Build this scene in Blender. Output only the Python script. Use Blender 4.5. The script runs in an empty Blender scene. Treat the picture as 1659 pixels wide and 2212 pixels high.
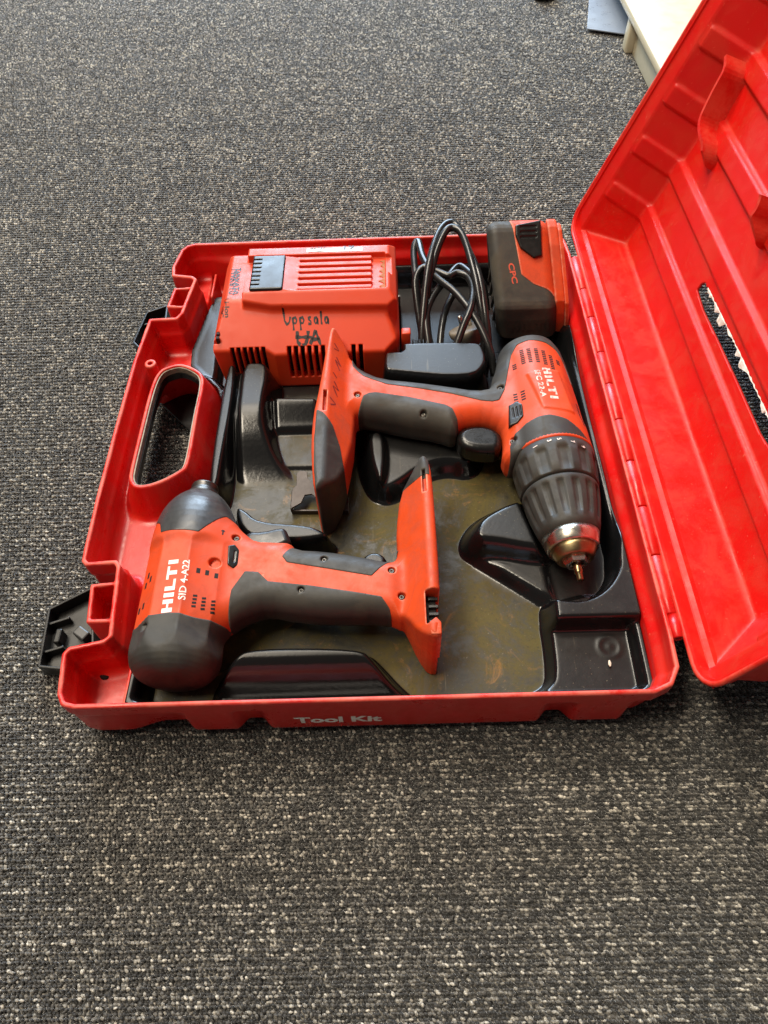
import bpy, bmesh, math, random
import numpy as np
from mathutils import Vector, Matrix

# ------------------------------------------------------------------ camera, world, lamps, exposure
sc = bpy.context.scene
col = sc.collection
MM = 0.001
RIM = 62.0                       # height of the case rim above the carpet, mm

cam_d = bpy.data.cameras.new('camera')
cam = bpy.data.objects.new('camera', cam_d)
col.objects.link(cam)
cam_d.sensor_fit = 'VERTICAL'
cam_d.sensor_height = 36.0
cam_d.lens = 36.0 * 1530.0 / 2212.0
cam_d.clip_start = 0.01
cam_d.clip_end = 60
def cam_matrix(pitch, yaw, roll, loc):
    cp, sp = math.cos(pitch), math.sin(pitch)
    fwd, up, right = Vector((0, cp, -sp)), Vector((0, sp, cp)), Vector((1, 0, 0))
    c, s = math.cos(roll), math.sin(roll)
    r2, u2 = c * right + s * up, -s * right + c * up
    R = Matrix((r2, u2, -fwd)).transposed()
    Z = Matrix.Rotation(yaw, 3, 'Z')
    M = (Z @ R).to_4x4()
    M.translation = loc
    return M
cam.matrix_world = cam_matrix(math.radians(54.980), math.radians(1.380), math.radians(-2.563),
                              Vector((0.2287, -0.1701, 0.4597 + RIM * MM)))
sc.camera = cam

world = bpy.data.worlds.new('World')
sc.world = world
world.use_nodes = True
world.node_tree.nodes['Background'].inputs[0].default_value = (1.0, 0.95, 0.88, 1)
world.node_tree.nodes['Background'].inputs[1].default_value = 0.12

def area_lamp(name, loc, target, sx, sy, power, color):
    d = bpy.data.lights.new(name, 'AREA')
    d.shape = 'RECTANGLE'; d.size = sx; d.size_y = sy
    d.energy = power; d.color = color
    o = bpy.data.objects.new(name, d)
    col.objects.link(o)
    o.location = loc
    o.rotation_euler = (Vector(target) - Vector(loc)).to_track_quat('-Z', 'Y').to_euler()
    return o
area_lamp('ceiling_lamp', (-0.75, 0.25, 2.35), (0.2, 0.25, 0), 1.3, 0.55, 54, (1.0, 0.88, 0.70))
area_lamp('far_carpet_fill', (-0.25, 1.45, 2.35), (-0.2, 1.35, 0), 1.2, 0.5, 62, (1.0, 0.90, 0.76))  # added fill lamp, set above the far carpet to brighten it
area_lamp('window_light', (0.0, 2.9, 1.25), (0.2, 0.5, 0.0), 1.7, 1.3, 125, (0.62, 0.80, 1.0))

vs = sc.view_settings
vs.view_transform = 'Standard'
vs.look = 'None'
vs.gamma = 1
vs.exposure = 0.0
vs.use_curve_mapping = False
random.seed(7)
rng = np.random.default_rng(7)

# ------------------------------------------------------------------ materials
def srgb(r, g, b):
    f = lambda c: (c / 255 / 12.92) if c / 255 <= 0.04045 else ((c / 255 + 0.055) / 1.055) ** 2.4
    return (f(r), f(g), f(b), 1)

def mat(name, base, rough=0.45, metal=0.0, spec=0.5, var=None, var_scale=30, var_amt=0.35, scuff=None, scuff_amt=0.5,
        scuff_scale=60, bump=0.0, bump_scale=900, rough_var=0.12, coat=0.0, spots=None, spots_scale=350, spots_amt=0.5,
        dirt=None, dirt_amt=0.6, dirt_scale=14, edge=None, edge_amt=0.6, edge_lo=0.512, edge_hi=0.56):
    m = bpy.data.materials.new(name)
    m.use_nodes = True
    nt = m.node_tree; N = nt.nodes; L = nt.links
    b = N['Principled BSDF']
    tc = N.new('ShaderNodeTexCoord')
    def noise(scale, detail=6, rough_=0.6, dist=0.0):
        n = N.new('ShaderNodeTexNoise')
        n.inputs['Scale'].default_value = scale; n.inputs['Detail'].default_value = detail
        n.inputs['Roughness'].default_value = rough_; n.inputs['Distortion'].default_value = dist
        L.new(tc.outputs['Object'], n.inputs['Vector'])
        return n
    def ramp(sock, lo, hi, top):
        r = N.new('ShaderNodeMapRange')
        r.inputs['From Min'].default_value = lo; r.inputs['From Max'].default_value = hi
        r.inputs['To Min'].default_value = 0; r.inputs['To Max'].default_value = top
        r.interpolation_type = 'SMOOTHSTEP'
        L.new(sock, r.inputs['Value'])
        return r.outputs['Result']
    def mix(fac, a, c):
        x = N.new('ShaderNodeMix'); x.data_type = 'RGBA'
        L.new(fac, x.inputs['Factor'])
        if isinstance(a, tuple): x.inputs['A'].default_value = a
        else: L.new(a, x.inputs['A'])
        x.inputs['B'].default_value = c
        return x.outputs['Result']
    cur = base
    facs = []
    if var:
        f = ramp(noise(var_scale).outputs['Fac'], 0.40, 0.68, var_amt); cur = mix(f, cur, var)
    if dirt:
        f = ramp(noise(dirt_scale, 9, 0.68, 0.6).outputs['Fac'], 0.42, 0.64, dirt_amt); cur = mix(f, cur, dirt); facs.append(f)
    if scuff:
        mp = N.new('ShaderNodeMapping'); mp.inputs['Rotation'].default_value = (0.5, 0.9, 0.6); mp.inputs['Scale'].default_value = (1, 0.07, 1)
        L.new(tc.outputs['Object'], mp.inputs['Vector'])
        n = N.new('ShaderNodeTexNoise'); n.inputs['Scale'].default_value = scuff_scale; n.inputs['Detail'].default_value = 8; n.inputs['Roughness'].default_value = 0.72
        L.new(mp.outputs['Vector'], n.inputs['Vector'])
        f = ramp(n.outputs['Fac'], 0.60, 0.74, scuff_amt); cur = mix(f, cur, scuff); facs.append(f)
    if spots:
        f = ramp(noise(spots_scale, 3, 0.5).outputs['Fac'], 0.66, 0.74, spots_amt); cur = mix(f, cur, spots); facs.append(f)
    if edge:
        gm = N.new('ShaderNodeNewGeometry')
        f1 = ramp(gm.outputs['Pointiness'], edge_lo, edge_hi, edge_amt)
        f2 = ramp(noise(38, 9, 0.75).outputs['Fac'], 0.36, 0.62, 1.0)
        mu = N.new('ShaderNodeMath'); mu.operation = 'MULTIPLY'; L.new(f1, mu.inputs[0]); L.new(f2, mu.inputs[1])
        cur = mix(mu.outputs[0], cur, edge); facs.append(mu.outputs[0])
    if isinstance(cur, tuple): b.inputs['Base Color'].default_value = cur
    else: L.new(cur, b.inputs['Base Color'])
    b.inputs['Metallic'].default_value = metal
    b.inputs['Specular IOR Level'].default_value = spec
    b.inputs['Coat Weight'].default_value = coat
    b.inputs['Coat Roughness'].default_value = 0.15
    r = N.new('ShaderNodeMapRange')
    r.inputs['From Min'].default_value = 0.35; r.inputs['From Max'].default_value = 0.7
    r.inputs['To Min'].default_value = max(0.03, rough - rough_var); r.inputs['To Max'].default_value = min(1, rough + rough_var)
    L.new(noise(45, 8, 0.7).outputs['Fac'], r.inputs['Value'])
    rs = r.outputs['Result']
    for f in facs:
        a = N.new('ShaderNodeMath'); a.operation = 'MULTIPLY_ADD'; a.inputs[1].default_value = 0.5
        L.new(f, a.inputs[0]); L.new(rs, a.inputs[2]); rs = a.outputs[0]
    L.new(rs, b.inputs['Roughness'])
    if bump:
        bp = N.new('ShaderNodeBump'); bp.inputs['Strength'].default_value = bump; bp.inputs['Distance'].default_value = 0.0006
        L.new(noise(bump_scale, 4, 0.6).outputs['Fac'], bp.inputs['Height']); L.new(bp.outputs['Normal'], b.inputs['Normal'])
    return m

M = {}
M['case_red'] = mat('case_red', srgb(206, 22, 18), 0.34, var=srgb(196, 16, 18), var_amt=0.5, var_scale=16, scuff=srgb(226, 100, 78), scuff_amt=0.34,
                    scuff_scale=55, bump=0.10, bump_scale=700, spots=srgb(226, 140, 110), spots_amt=0.2, spots_scale=420, dirt=srgb(178, 60, 32), dirt_amt=0.28, dirt_scale=38, edge=srgb(234, 140, 118), edge_amt=0.45)
M['lid_red'] = mat('lid_red', srgb(204, 20, 13), 0.42, var=srgb(196, 20, 16), var_amt=0.4, var_scale=12, scuff=srgb(222, 84, 60), scuff_amt=0.30,
                   scuff_scale=45, bump=0.10, bump_scale=700, spots=srgb(226, 130, 100), spots_amt=0.22, spots_scale=420, dirt=srgb(190, 60, 30), dirt_amt=0.28, dirt_scale=38, spec=0.32, edge=srgb(228, 120, 92), edge_amt=0.28)
M['tool_red'] = mat('tool_red', srgb(212, 72, 24), 0.52, var=srgb(194, 60, 24), var_amt=0.45, var_scale=25, scuff=srgb(222, 106, 76), scuff_amt=0.4,
                    scuff_scale=80, bump=0.16, bump_scale=1500, dirt=srgb(128, 52, 26), dirt_amt=0.32, dirt_scale=34, edge=srgb(236, 168, 140), edge_amt=0.7, edge_lo=0.515, edge_hi=0.57)
M['charger_red'] = mat('charger_red', srgb(212, 66, 28), 0.46, var=srgb(198, 56, 26), var_amt=0.35, var_scale=22, scuff=srgb(228, 104, 74), scuff_amt=0.25,
                       scuff_scale=70, bump=0.14, bump_scale=1600)
M['rubber'] = mat('rubber', srgb(50, 49, 46), 0.58, var=srgb(37, 36, 34), var_amt=0.6, var_scale=26, scuff=srgb(92, 88, 80), scuff_amt=0.4, scuff_scale=70,
                  bump=0.18, bump_scale=1400, dirt=srgb(78, 72, 60), dirt_amt=0.35, dirt_scale=30, edge=srgb(118, 110, 98), edge_amt=0.6, edge_lo=0.52, edge_hi=0.6)
M['black_plastic'] = mat('black_plastic', srgb(22, 22, 22), 0.36, var=srgb(34, 33, 32), var_amt=0.5, var_scale=40, scuff=srgb(70, 68, 64), scuff_amt=0.15, scuff_scale=90)
M['grey_case'] = mat('grey_case', srgb(58, 58, 58), 0.38, spec=0.6, var=srgb(48, 48, 50), var_amt=0.6, var_scale=40, dirt=srgb(84, 80, 70), dirt_amt=0.35, dirt_scale=30)
M['cable_black'] = mat('cable_black', srgb(24, 24, 25), 0.30, var=srgb(40, 39, 38), var_amt=0.4, var_scale=60, rough_var=0.08)
M['steel'] = mat('steel', (0.74, 0.71, 0.64, 1), 0.30, metal=1.0, var=(0.5, 0.42, 0.30, 1), var_amt=0.6, var_scale=60, scuff=(0.32, 0.26, 0.17, 1), scuff_amt=0.4, scuff_scale=120)
M['brass'] = mat('brass', (0.42, 0.32, 0.17, 1), 0.38, metal=1.0, var=(0.18, 0.13, 0.07, 1), var_amt=0.8, var_scale=80)
M['dark_steel'] = mat('dark_steel', (0.10, 0.095, 0.09, 1), 0.42, metal=0.9, var=(0.2, 0.18, 0.15, 1), var_amt=0.5, var_scale=120)
M['bronze_hook'] = mat('bronze_hook', (0.036, 0.028, 0.025, 1), 0.42, metal=0.4, var=(0.06, 0.047, 0.04, 1), var_amt=0.6, var_scale=90)
M['battery_grey'] = mat('battery_grey', srgb(54, 52, 48), 0.6, var=srgb(42, 40, 37), var_amt=0.6, var_scale=30, scuff=srgb(104, 96, 82), scuff_amt=0.4, scuff_scale=70, bump=0.15, bump_scale=1400, dirt=srgb(92, 84, 68), dirt_amt=0.4, dirt_scale=28)
M['trigger_black'] = mat('trigger_black', srgb(15, 15, 15), 0.30, rough_var=0.08)
M['void'] = mat('void', srgb(14, 11, 10), 0.8)
M['vent_shade_brown'] = mat('vent_shade_brown', srgb(40, 18, 14), 0.85)  # dark brown that paints the shade inside the charger vents
M['white_print'] = mat('white_print', srgb(240, 234, 226), 0.55, var=srgb(222, 160, 140), var_amt=0.4, var_scale=160)
M['worn_print'] = mat('worn_print', srgb(226, 214, 204), 0.55, var=srgb(216, 60, 36), var_amt=1.0, var_scale=230)
M['red_print'] = mat('red_print', srgb(206, 84, 60), 0.6)
M['ink'] = mat('ink', srgb(26, 20, 22), 0.5, var=srgb(60, 26, 22), var_amt=0.4, var_scale=260)
M['faint_ink'] = mat('faint_ink', srgb(120, 34, 26), 0.6)
M['sticker'] = mat('sticker', srgb(225, 222, 216), 0.5)
M['torn_paper'] = mat('torn_paper', srgb(232, 226, 216), 0.8, var=srgb(196, 186, 172), var_amt=0.7, var_scale=220, bump=0.6, bump_scale=900)
M['cream'] = mat('cream', srgb(196, 185, 156), 0.4, var=srgb(190, 178, 150), var_amt=0.3, var_scale=6)
M['blue_sheet'] = mat('blue_sheet', srgb(128, 136, 148), 0.35, var=srgb(140, 146, 154), var_amt=0.6, var_scale=9)
M['plug_grey'] = mat('plug_grey', srgb(132, 122, 108), 0.5, var=srgb(84, 78, 70), var_amt=0.6, var_scale=80)
M['dust'] = mat('dust', srgb(170, 112, 78), 0.95, var=srgb(150, 84, 52), var_amt=0.7, var_scale=300, bump=0.8)
M['chip'] = mat('chip', srgb(220, 214, 196), 0.8)
M['gasket'] = mat('gasket', srgb(150, 138, 120), 0.5, var=srgb(90, 82, 72), var_amt=0.7, var_scale=160)

def tray_material():
    m = bpy.data.materials.new('tray_black'); m.use_nodes = True
    nt = m.node_tree; N = nt.nodes; L = nt.links; b = N['Principled BSDF']
    tc = N.new('ShaderNodeTexCoord'); sep = N.new('ShaderNodeSeparateXYZ'); L.new(tc.outputs['Object'], sep.inputs[0])
    geo = N.new('ShaderNodeNewGeometry'); sepn = N.new('ShaderNodeSeparateXYZ'); L.new(geo.outputs['Normal'], sepn.inputs[0])
    def mr(s, a, c, d=0.0, e=1.0):
        r = N.new('ShaderNodeMapRange'); r.interpolation_type = 'SMOOTHSTEP'
        r.inputs['From Min'].default_value = a; r.inputs['From Max'].default_value = c
        r.inputs['To Min'].default_value = d; r.inputs['To Max'].default_value = e
        L.new(s, r.inputs['Value']); return r.outputs['Result']
    def noise(sc_, det=8, ro=0.65, di=0.0):
        n = N.new('ShaderNodeTexNoise'); n.inputs['Scale'].default_value = sc_; n.inputs['Detail'].default_value = det
        n.inputs['Roughness'].default_value = ro; n.inputs['Distortion'].default_value = di
        L.new(tc.outputs['Object'], n.inputs['Vector']); return n.outputs['Fac']
    def mul(a, c):
        x = N.new('ShaderNodeMath'); x.operation = 'MULTIPLY'; L.new(a, x.inputs[0])
        if isinstance(c, float): x.inputs[1].default_value = c
        else: L.new(c, x.inputs[1])
        return x.outputs[0]
    up = mr(sepn.outputs['Z'], 0.90, 0.995)
    low = mul(mr(sep.outputs['Z'], 0.0165, 0.0112), mr(sep.outputs['Y'], 0.09, 0.05))
    dustf = mul(mul(up, low), mr(noise(15, 10, 0.80, 0.4), 0.38, 0.62, 0.12, 0.92))
    film = mul(mul(up, mr(noise(55, 9, 0.72), 0.30, 0.85)), 0.22)
    rust = mul(mul(up, low), mr(noise(30, 10, 0.78, 1.4), 0.55, 0.68, 0.0, 0.7))
    def mix(f, a, c):
        x = N.new('ShaderNodeMix'); x.data_type = 'RGBA'; L.new(f, x.inputs['Factor'])
        if isinstance(a, tuple): x.inputs['A'].default_value = a
        else: L.new(a, x.inputs['A'])
        x.inputs['B'].default_value = c; return x.outputs['Result']
    c = mix(film, srgb(17, 17, 18), srgb(58, 57, 53))
    c = mix(dustf, c, srgb(86, 76, 31))
    c = mix(mul(mul(up, low), mr(noise(420, 3, 0.6), 0.55, 0.72, 0.0, 0.55)), c, srgb(52, 47, 28))
    c = mix(mul(up, mr(noise(700, 2, 0.5), 0.70, 0.76, 0.0, 0.5)), c, srgb(150, 142, 116))
    c = mix(rust, c, srgb(134, 96, 44))
    mp = N.new('ShaderNodeMapping'); mp.inputs['Rotation'].default_value = (0, 0, 0.7); mp.inputs['Scale'].default_value = (1, 0.035, 1)
    L.new(tc.outputs['Object'], mp.inputs['Vector'])
    ns = N.new('ShaderNodeTexNoise'); ns.inputs['Scale'].default_value = 380; ns.inputs['Detail'].default_value = 5; ns.inputs['Distortion'].default_value = 0.6; L.new(mp.outputs['Vector'], ns.inputs['Vector'])
    c = mix(mul(up, mr(ns.outputs['Fac'], 0.66, 0.74, 0.0, 0.22)), c, srgb(132, 124, 98))
    L.new(c, b.inputs['Base Color'])
    add = N.new('ShaderNodeMath'); add.operation = 'ADD'; L.new(dustf, add.inputs[0]); L.new(film, add.inputs[1])
    rsum = N.new('ShaderNodeMath'); rsum.operation = 'MULTIPLY_ADD'; rsum.inputs[1].default_value = 0.24
    L.new(up, rsum.inputs[0]); L.new(mr(add.outputs[0], 0.0, 1.0, 0.15, 0.60), rsum.inputs[2]); L.new(rsum.outputs[0], b.inputs['Roughness'])
    b.inputs['Specular IOR Level'].default_value = 0.5
    bp = N.new('ShaderNodeBump'); bp.inputs['Strength'].default_value = 0.10; bp.inputs['Distance'].default_value = 0.001
    L.new(noise(240, 4), bp.inputs['Height']); L.new(bp.outputs['Normal'], b.inputs['Normal'])
    return m
M['tray_black'] = tray_material()

# ------------------------------------------------------------------ object helpers (coordinates in mm, world space)
ORIGIN = {}
def root_of(p):
    while p.parent is not None: p = p.parent
    return p
def thing(name, label, cat, loc, group=None):
    o = bpy.data.objects.new(name, None)
    o.empty_display_size = 0.02
    col.objects.link(o)
    o.location = Vector(loc) * MM
    o['label'] = label; o['category'] = cat
    if group: o['group'] = group
    ORIGIN[o.name] = np.array(loc, float)
    return o
def obj(name, V, F, material, parent=None, label=None, smooth=True, cat=None, kind=None):
    V = np.asarray(V, float)
    if isinstance(F, np.ndarray):
        used = np.unique(F); remap = np.full(len(V), -1); remap[used] = np.arange(len(used))
        V = V[used]; F = remap[F]
    org = np.zeros(3)
    if parent is not None:
        org = ORIGIN[root_of(parent).name]
    Vl = (V - org) * MM
    me = bpy.data.meshes.new(name)
    if isinstance(F, np.ndarray):
        n, k = F.shape
        me.vertices.add(len(Vl)); me.vertices.foreach_set('co', Vl.astype(np.float32).ravel())
        me.loops.add(n * k); me.loops.foreach_set('vertex_index', F.astype(np.int32).ravel())
        me.polygons.add(n); me.polygons.foreach_set('loop_start', np.arange(0, n * k, k, dtype=np.int32))
        me.update(calc_edges=True)
    else:
        me.from_pydata([tuple(v) for v in Vl], [], [tuple(int(i) for i in f) for f in F])
        me.update()
    me.polygons.foreach_set('use_smooth', [smooth] * len(me.polygons))
    me.validate()
    me.materials.append(M[material])
    o = bpy.data.objects.new(name, me)
    col.objects.link(o)
    if parent is not None: o.parent = parent
    if label: o['label'] = label
    if cat: o['category'] = cat
    if kind: o['kind'] = kind
    return o
def bobj(name, bm, material, parent=None, label=None, smooth=True, **kw):
    bmesh.ops.recalc_face_normals(bm, faces=bm.faces)
    V = np.array([v.co[:] for v in bm.verts]); bm.verts.index_update()
    F = [[v.index for v in f.verts] for f in bm.faces]
    bm.free()
    return obj(name, V, F, material, parent, label, smooth, **kw)
def box_bm(c, s, bevel=0.0, seg=2, rot=None, bm=None):
    b = bmesh.new()
    bmesh.ops.create_cube(b, size=1)
    for v in b.verts: v.co = Vector((v.co.x * s[0], v.co.y * s[1], v.co.z * s[2]))
    if bevel: bmesh.ops.bevel(b, geom=list(b.edges), offset=bevel, segments=seg, affect='EDGES', profile=0.5)
    if rot is not None: bmesh.ops.rotate(b, verts=b.verts, cent=(0, 0, 0), matrix=rot)
    bmesh.ops.translate(b, verts=b.verts, vec=Vector(c))
    return b
def tube(points, r, seg=12, closed_ends=True, sub=6):
    P = np.array(points, float)
    n = len(P); out = []
    Q = np.vstack([2 * P[0] - P[1], P, 2 * P[-1] - P[-2]])
    for i in range(1, n):
        a, b_, c, d = Q[i - 1], Q[i], Q[i + 1], Q[i + 2]
        for t in np.linspace(0, 1, sub, endpoint=False):
            out.append(0.5 * (2 * b_ + (c - a) * t + (2 * a - 5 * b_ + 4 * c - d) * t * t + (3 * b_ - a - 3 * c + d) * t ** 3))
    out.append(P[-1]); C = np.array(out)
    T = np.gradient(C, axis=0); T /= np.linalg.norm(T, axis=1)[:, None] + 1e-9
    up = np.array([0.0, 0.3, 1.0]); N0 = np.cross(T[0], up); N0 /= np.linalg.norm(N0)
    V, F = [], []
    rr = np.full(len(C), r) if np.isscalar(r) else np.interp(np.linspace(0, 1, len(C)), np.linspace(0, 1, len(r)), r)
    for i, (c, t) in enumerate(zip(C, T)):
        N0 = N0 - t * (N0 @ t); N0 /= np.linalg.norm(N0) + 1e-9
        B0 = np.cross(t, N0)
        for k in range(seg):
            a = 2 * math.pi * k / seg
            V.append(c + rr[i] * (math.cos(a) * N0 + math.sin(a) * B0))
    for i in range(len(C) - 1):
        for k in range(seg):
            F.append((i * seg + k, i * seg + (k + 1) % seg, (i + 1) * seg + (k + 1) % seg, (i + 1) * seg + k))
    if closed_ends:
        F.append(tuple(range(seg))[::-1]); F.append(tuple(range((len(C) - 1) * seg, len(C) * seg)))
    return np.array(V), F
def lathe(profile, a, d, seg=48, wob=None):
    """profile: list of (s, r); axis from point a along unit d"""
    a = np.array(a, float); d = np.array(d, float); d /= np.linalg.norm(d)
    u = np.cross(d, (0, 0, 1.0)); u /= np.linalg.norm(u); w = np.cross(u, d)
    V, F = [], []
    n = len(profile)
    for i, (s, r) in enumerate(profile):
        for k in range(seg):
            th = 2 * math.pi * k / seg
            rr = r + (wob(s, th) if wob else 0)
            V.append(a + d * s + rr * (math.cos(th) * u + math.sin(th) * w))
    for i in range(n - 1):
        for k in range(seg):
            F.append((i * seg + k, i * seg + (k + 1) % seg, (i + 1) * seg + (k + 1) % seg, (i + 1) * seg + k))
    F.append(tuple(range(seg))[::-1]); F.append(tuple(range((n - 1) * seg, n * seg)))
    return np.array(V), F
def prism(poly, z0, z1, bevel=0.6, tilt=None):
    b = bmesh.new()
    vs_ = [b.verts.new((x, y, z0)) for x, y in poly]
    f = b.faces.new(vs_)
    r = bmesh.ops.extrude_face_region(b, geom=[f])
    bmesh.ops.translate(b, verts=[g for g in r['geom'] if isinstance(g, bmesh.types.BMVert)], vec=(0, 0, z1 - z0))
    bmesh.ops.recalc_face_normals(b, faces=b.faces)
    if bevel:
        bmesh.ops.bevel(b, geom=list(b.edges), offset=bevel, segments=2, affect='EDGES', profile=0.5)
    if tilt:
        for v in b.verts: v.co.z += tilt(v.co.x, v.co.y)
    return b

# ------------------------------------------------------------------ solid modelling with distance fields
def chaikin(p, n=2, closed=True):
    p = np.array(p, float)
    for _ in range(n):
        q = np.roll(p, -1, 0)
        p = np.stack([0.75 * p + 0.25 * q, 0.25 * p + 0.75 * q], 1).reshape(-1, 2)
    return p
def poly_sdf_raw(poly, x, y):
    P = np.asarray(poly, float); Q = np.roll(P, -1, 0)
    d = np.full(x.shape, 1e12); inside = np.zeros(x.shape, bool)
    for (ax, ay), (bx, by) in zip(P, Q):
        ex, ey = bx - ax, by - ay
        L2 = ex * ex + ey * ey
        if L2 < 1e-12: continue
        t = np.clip(((x - ax) * ex + (y - ay) * ey) / L2, 0, 1)
        dx, dy = x - ax - t * ex, y - ay - t * ey
        np.minimum(d, dx * dx + dy * dy, out=d)
        if ay != by:
            c = ((ay > y) != (by > y)) & (x < (bx - ax) * (y - ay) / (by - ay) + ax)
            inside ^= c
    d = np.sqrt(d)
    return np.where(inside, -d, d)
class Poly:
    """2D polygon distance, cached on a fine grid"""
    def __init__(s, pts, smooth=0, res=0.6, pad=14):
        s.p = chaikin(pts, smooth) if smooth else np.array(pts, float)
        lo, hi = s.p.min(0) - pad, s.p.max(0) + pad
        s.lo, s.res = lo, res
        s.n = np.ceil((hi - lo) / res).astype(int) + 1
        gx = lo[0] + np.arange(s.n[0]) * res; gy = lo[1] + np.arange(s.n[1]) * res
        X, Y = np.meshgrid(gx, gy, indexing='ij')
        s.g = poly_sdf_raw(s.p, X, Y).astype(np.float32)
    def __call__(s, x, y):
        fx = (x - s.lo[0]) / s.res; fy = (y - s.lo[1]) / s.res
        cx = np.clip(fx, 0, s.n[0] - 1.001); cy = np.clip(fy, 0, s.n[1] - 1.001)
        out = np.hypot(fx - cx, fy - cy) * s.res
        i = cx.astype(int); j = cy.astype(int); u = cx - i; v = cy - j
        g = s.g
        return (g[i, j] * (1 - u) * (1 - v) + g[i + 1, j] * u * (1 - v) + g[i, j + 1] * (1 - u) * v + g[i + 1, j + 1] * u * v) + out
def ext(d2, z, z0, z1, r=1.0):
    q1 = d2 + r; q2 = np.abs(z - (z0 + z1) / 2) - (z1 - z0) / 2 + r
    return np.minimum(np.maximum(q1, q2), 0) + np.hypot(np.maximum(q1, 0), np.maximum(q2, 0)) - r
def smin(a, b, k):
    h = np.clip(0.5 + 0.5 * (b - a) / k, 0, 1)
    return b * (1 - h) + a * h - k * h * (1 - h)
def smax(a, b, k): return -smin(-a, -b, k)
def sbox(p, c, h, r=1.0):
    q = np.abs(p - np.array(c)) - (np.array(h) - r)
    return np.linalg.norm(np.maximum(q, 0), axis=1) + np.minimum(q.max(1), 0) - r
def sstep(a, b, x):
    t = np.clip((x - a) / (b - a), 0, 1); return t * t * (3 - 2 * t)

def mesh_sdf(f, lo, hi, h, s=4, newton=2, lip=1.0):
    """surface nets on a coarse-to-fine grid; returns verts, quads->tris"""
    lo = np.array(lo, float); n = (np.ceil((np.array(hi) - lo) / (h * s)).astype(int)) * s + 1
    nc = (n - 1) // s + 1
    ax = [lo[i] + np.arange(nc[i]) * h * s for i in range(3)]
    P = np.stack(np.meshgrid(*ax, indexing='ij'), -1).reshape(-1, 3)
    C = f(P).reshape(nc).astype(np.float32)
    near = np.abs(C) < s * h * 1.9 * lip
    cell = np.zeros(np.array(nc) - 1, bool)
    for i in (0, 1):
        for j in (0, 1):
            for k in (0, 1):
                sl = near[i:nc[0] - 1 + i, j:nc[1] - 1 + j, k:nc[2] - 1 + k]; cell |= sl
    G = np.repeat(np.repeat(np.repeat(C[:-1, :-1, :-1], s, 0), s, 1), s, 2)
    full = np.ones(n, np.float32)
    full[:-1, :-1, :-1] = np.where(G > 0, 1e3, -1e3)
    full[-1], full[:, -1], full[:, :, -1] = 1e3, 1e3, 1e3
    act = np.zeros(n, bool)
    A = np.repeat(np.repeat(np.repeat(cell, s, 0), s, 1), s, 2)
    act[:-1, :-1, :-1] |= A
    for ax_ in range(3):
        act |= np.roll(act, 1, ax_)
    idx = np.argwhere(act)
    vals = np.empty(len(idx), np.float32)
    for a in range(0, len(idx), 400000):
        vals[a:a + 400000] = f(lo + idx[a:a + 400000] * h)
    full[idx[:, 0], idx[:, 1], idx[:, 2]] = vals
    full[full == 0] = 1e-6
    neg = full < 0
    cnt = np.zeros(np.array(n) - 1, np.int8)
    for i in (0, 1):
        for j in (0, 1):
            for k in (0, 1):
                cnt += neg[i:n[0] - 1 + i, j:n[1] - 1 + j, k:n[2] - 1 + k]
    ci = np.argwhere((cnt > 0) & (cnt < 8))
    cid = np.full(np.array(n) - 1, -1, np.int32)
    cid[ci[:, 0], ci[:, 1], ci[:, 2]] = np.arange(len(ci))
    offs = np.array([(i, j, k) for i in (0, 1) for j in (0, 1) for k in (0, 1)])
    cv = np.stack([full[ci[:, 0] + o[0], ci[:, 1] + o[1], ci[:, 2] + o[2]] for o in offs], 1)
    cv = np.clip(cv, -4 * h, 4 * h)
    acc = np.zeros((len(ci), 3)); w = np.zeros(len(ci))
    for a in range(8):
        for b in range(a + 1, 8):
            if np.abs(offs[a] - offs[b]).sum() != 1: continue
            m = (cv[:, a] < 0) != (cv[:, b] < 0)
            t = cv[m, a] / (cv[m, a] - cv[m, b])
            acc[m] += offs[a] + (offs[b] - offs[a]) * t[:, None]; w[m] += 1
    V = lo + (ci + acc / w[:, None]) * h
    quads = []
    for ax_ in range(3):
        o1, o2 = [(1, 2), (2, 0), (0, 1)][ax_]
        d = np.zeros(3, int); d[ax_] = 1
        sl0 = [slice(1, -1)] * 3; sl0[ax_] = slice(0, -1)
        a = neg[tuple(sl0)]
        sl1 = list(sl0); sl1[ax_] = slice(1, None)
        b = neg[tuple(sl1)]
        e = np.argwhere(a != b); flip = a[e[:, 0], e[:, 1], e[:, 2]]
        base = e + 1; base[:, ax_] -= 1
        u = np.zeros(3, int); u[o1] = 1; v = np.zeros(3, int); v[o2] = 1
        q = np.stack([cid[tuple((base - u - v).T)], cid[tuple((base - v).T)], cid[tuple(base.T)], cid[tuple((base - u).T)]], 1)
        q[~flip] = q[~flip][:, ::-1]
        quads.append(q)
    Q = np.vstack(quads)
    Q = Q[(Q >= 0).all(1)]
    e = 0.25 * h
    K = np.array([(1, -1, -1), (-1, -1, 1), (-1, 1, -1), (1, 1, 1)], float)
    for _ in range(newton):
        d0 = f(V); g = sum(k * f(V + k * e)[:, None] for k in K) / (4 * e)
        gl = (g * g).sum(1) + 0.05
        V = V - np.clip(d0 / gl, -0.5 * h, 0.5 * h)[:, None] * g
    T = np.vstack([Q[:, [0, 1, 2]], Q[:, [0, 2, 3]]])
    return V, T
def vnormals(V, T):
    a, b, c = V[T[:, 0]], V[T[:, 1]], V[T[:, 2]]
    fn = np.cross(b - a, c - a); N = np.zeros_like(V)
    for i in range(3):
        for k in range(3): N[:, k] += np.bincount(T[:, i], fn[:, k], len(V))
    return N / (np.linalg.norm(N, axis=1)[:, None] + 1e-12)
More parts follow.
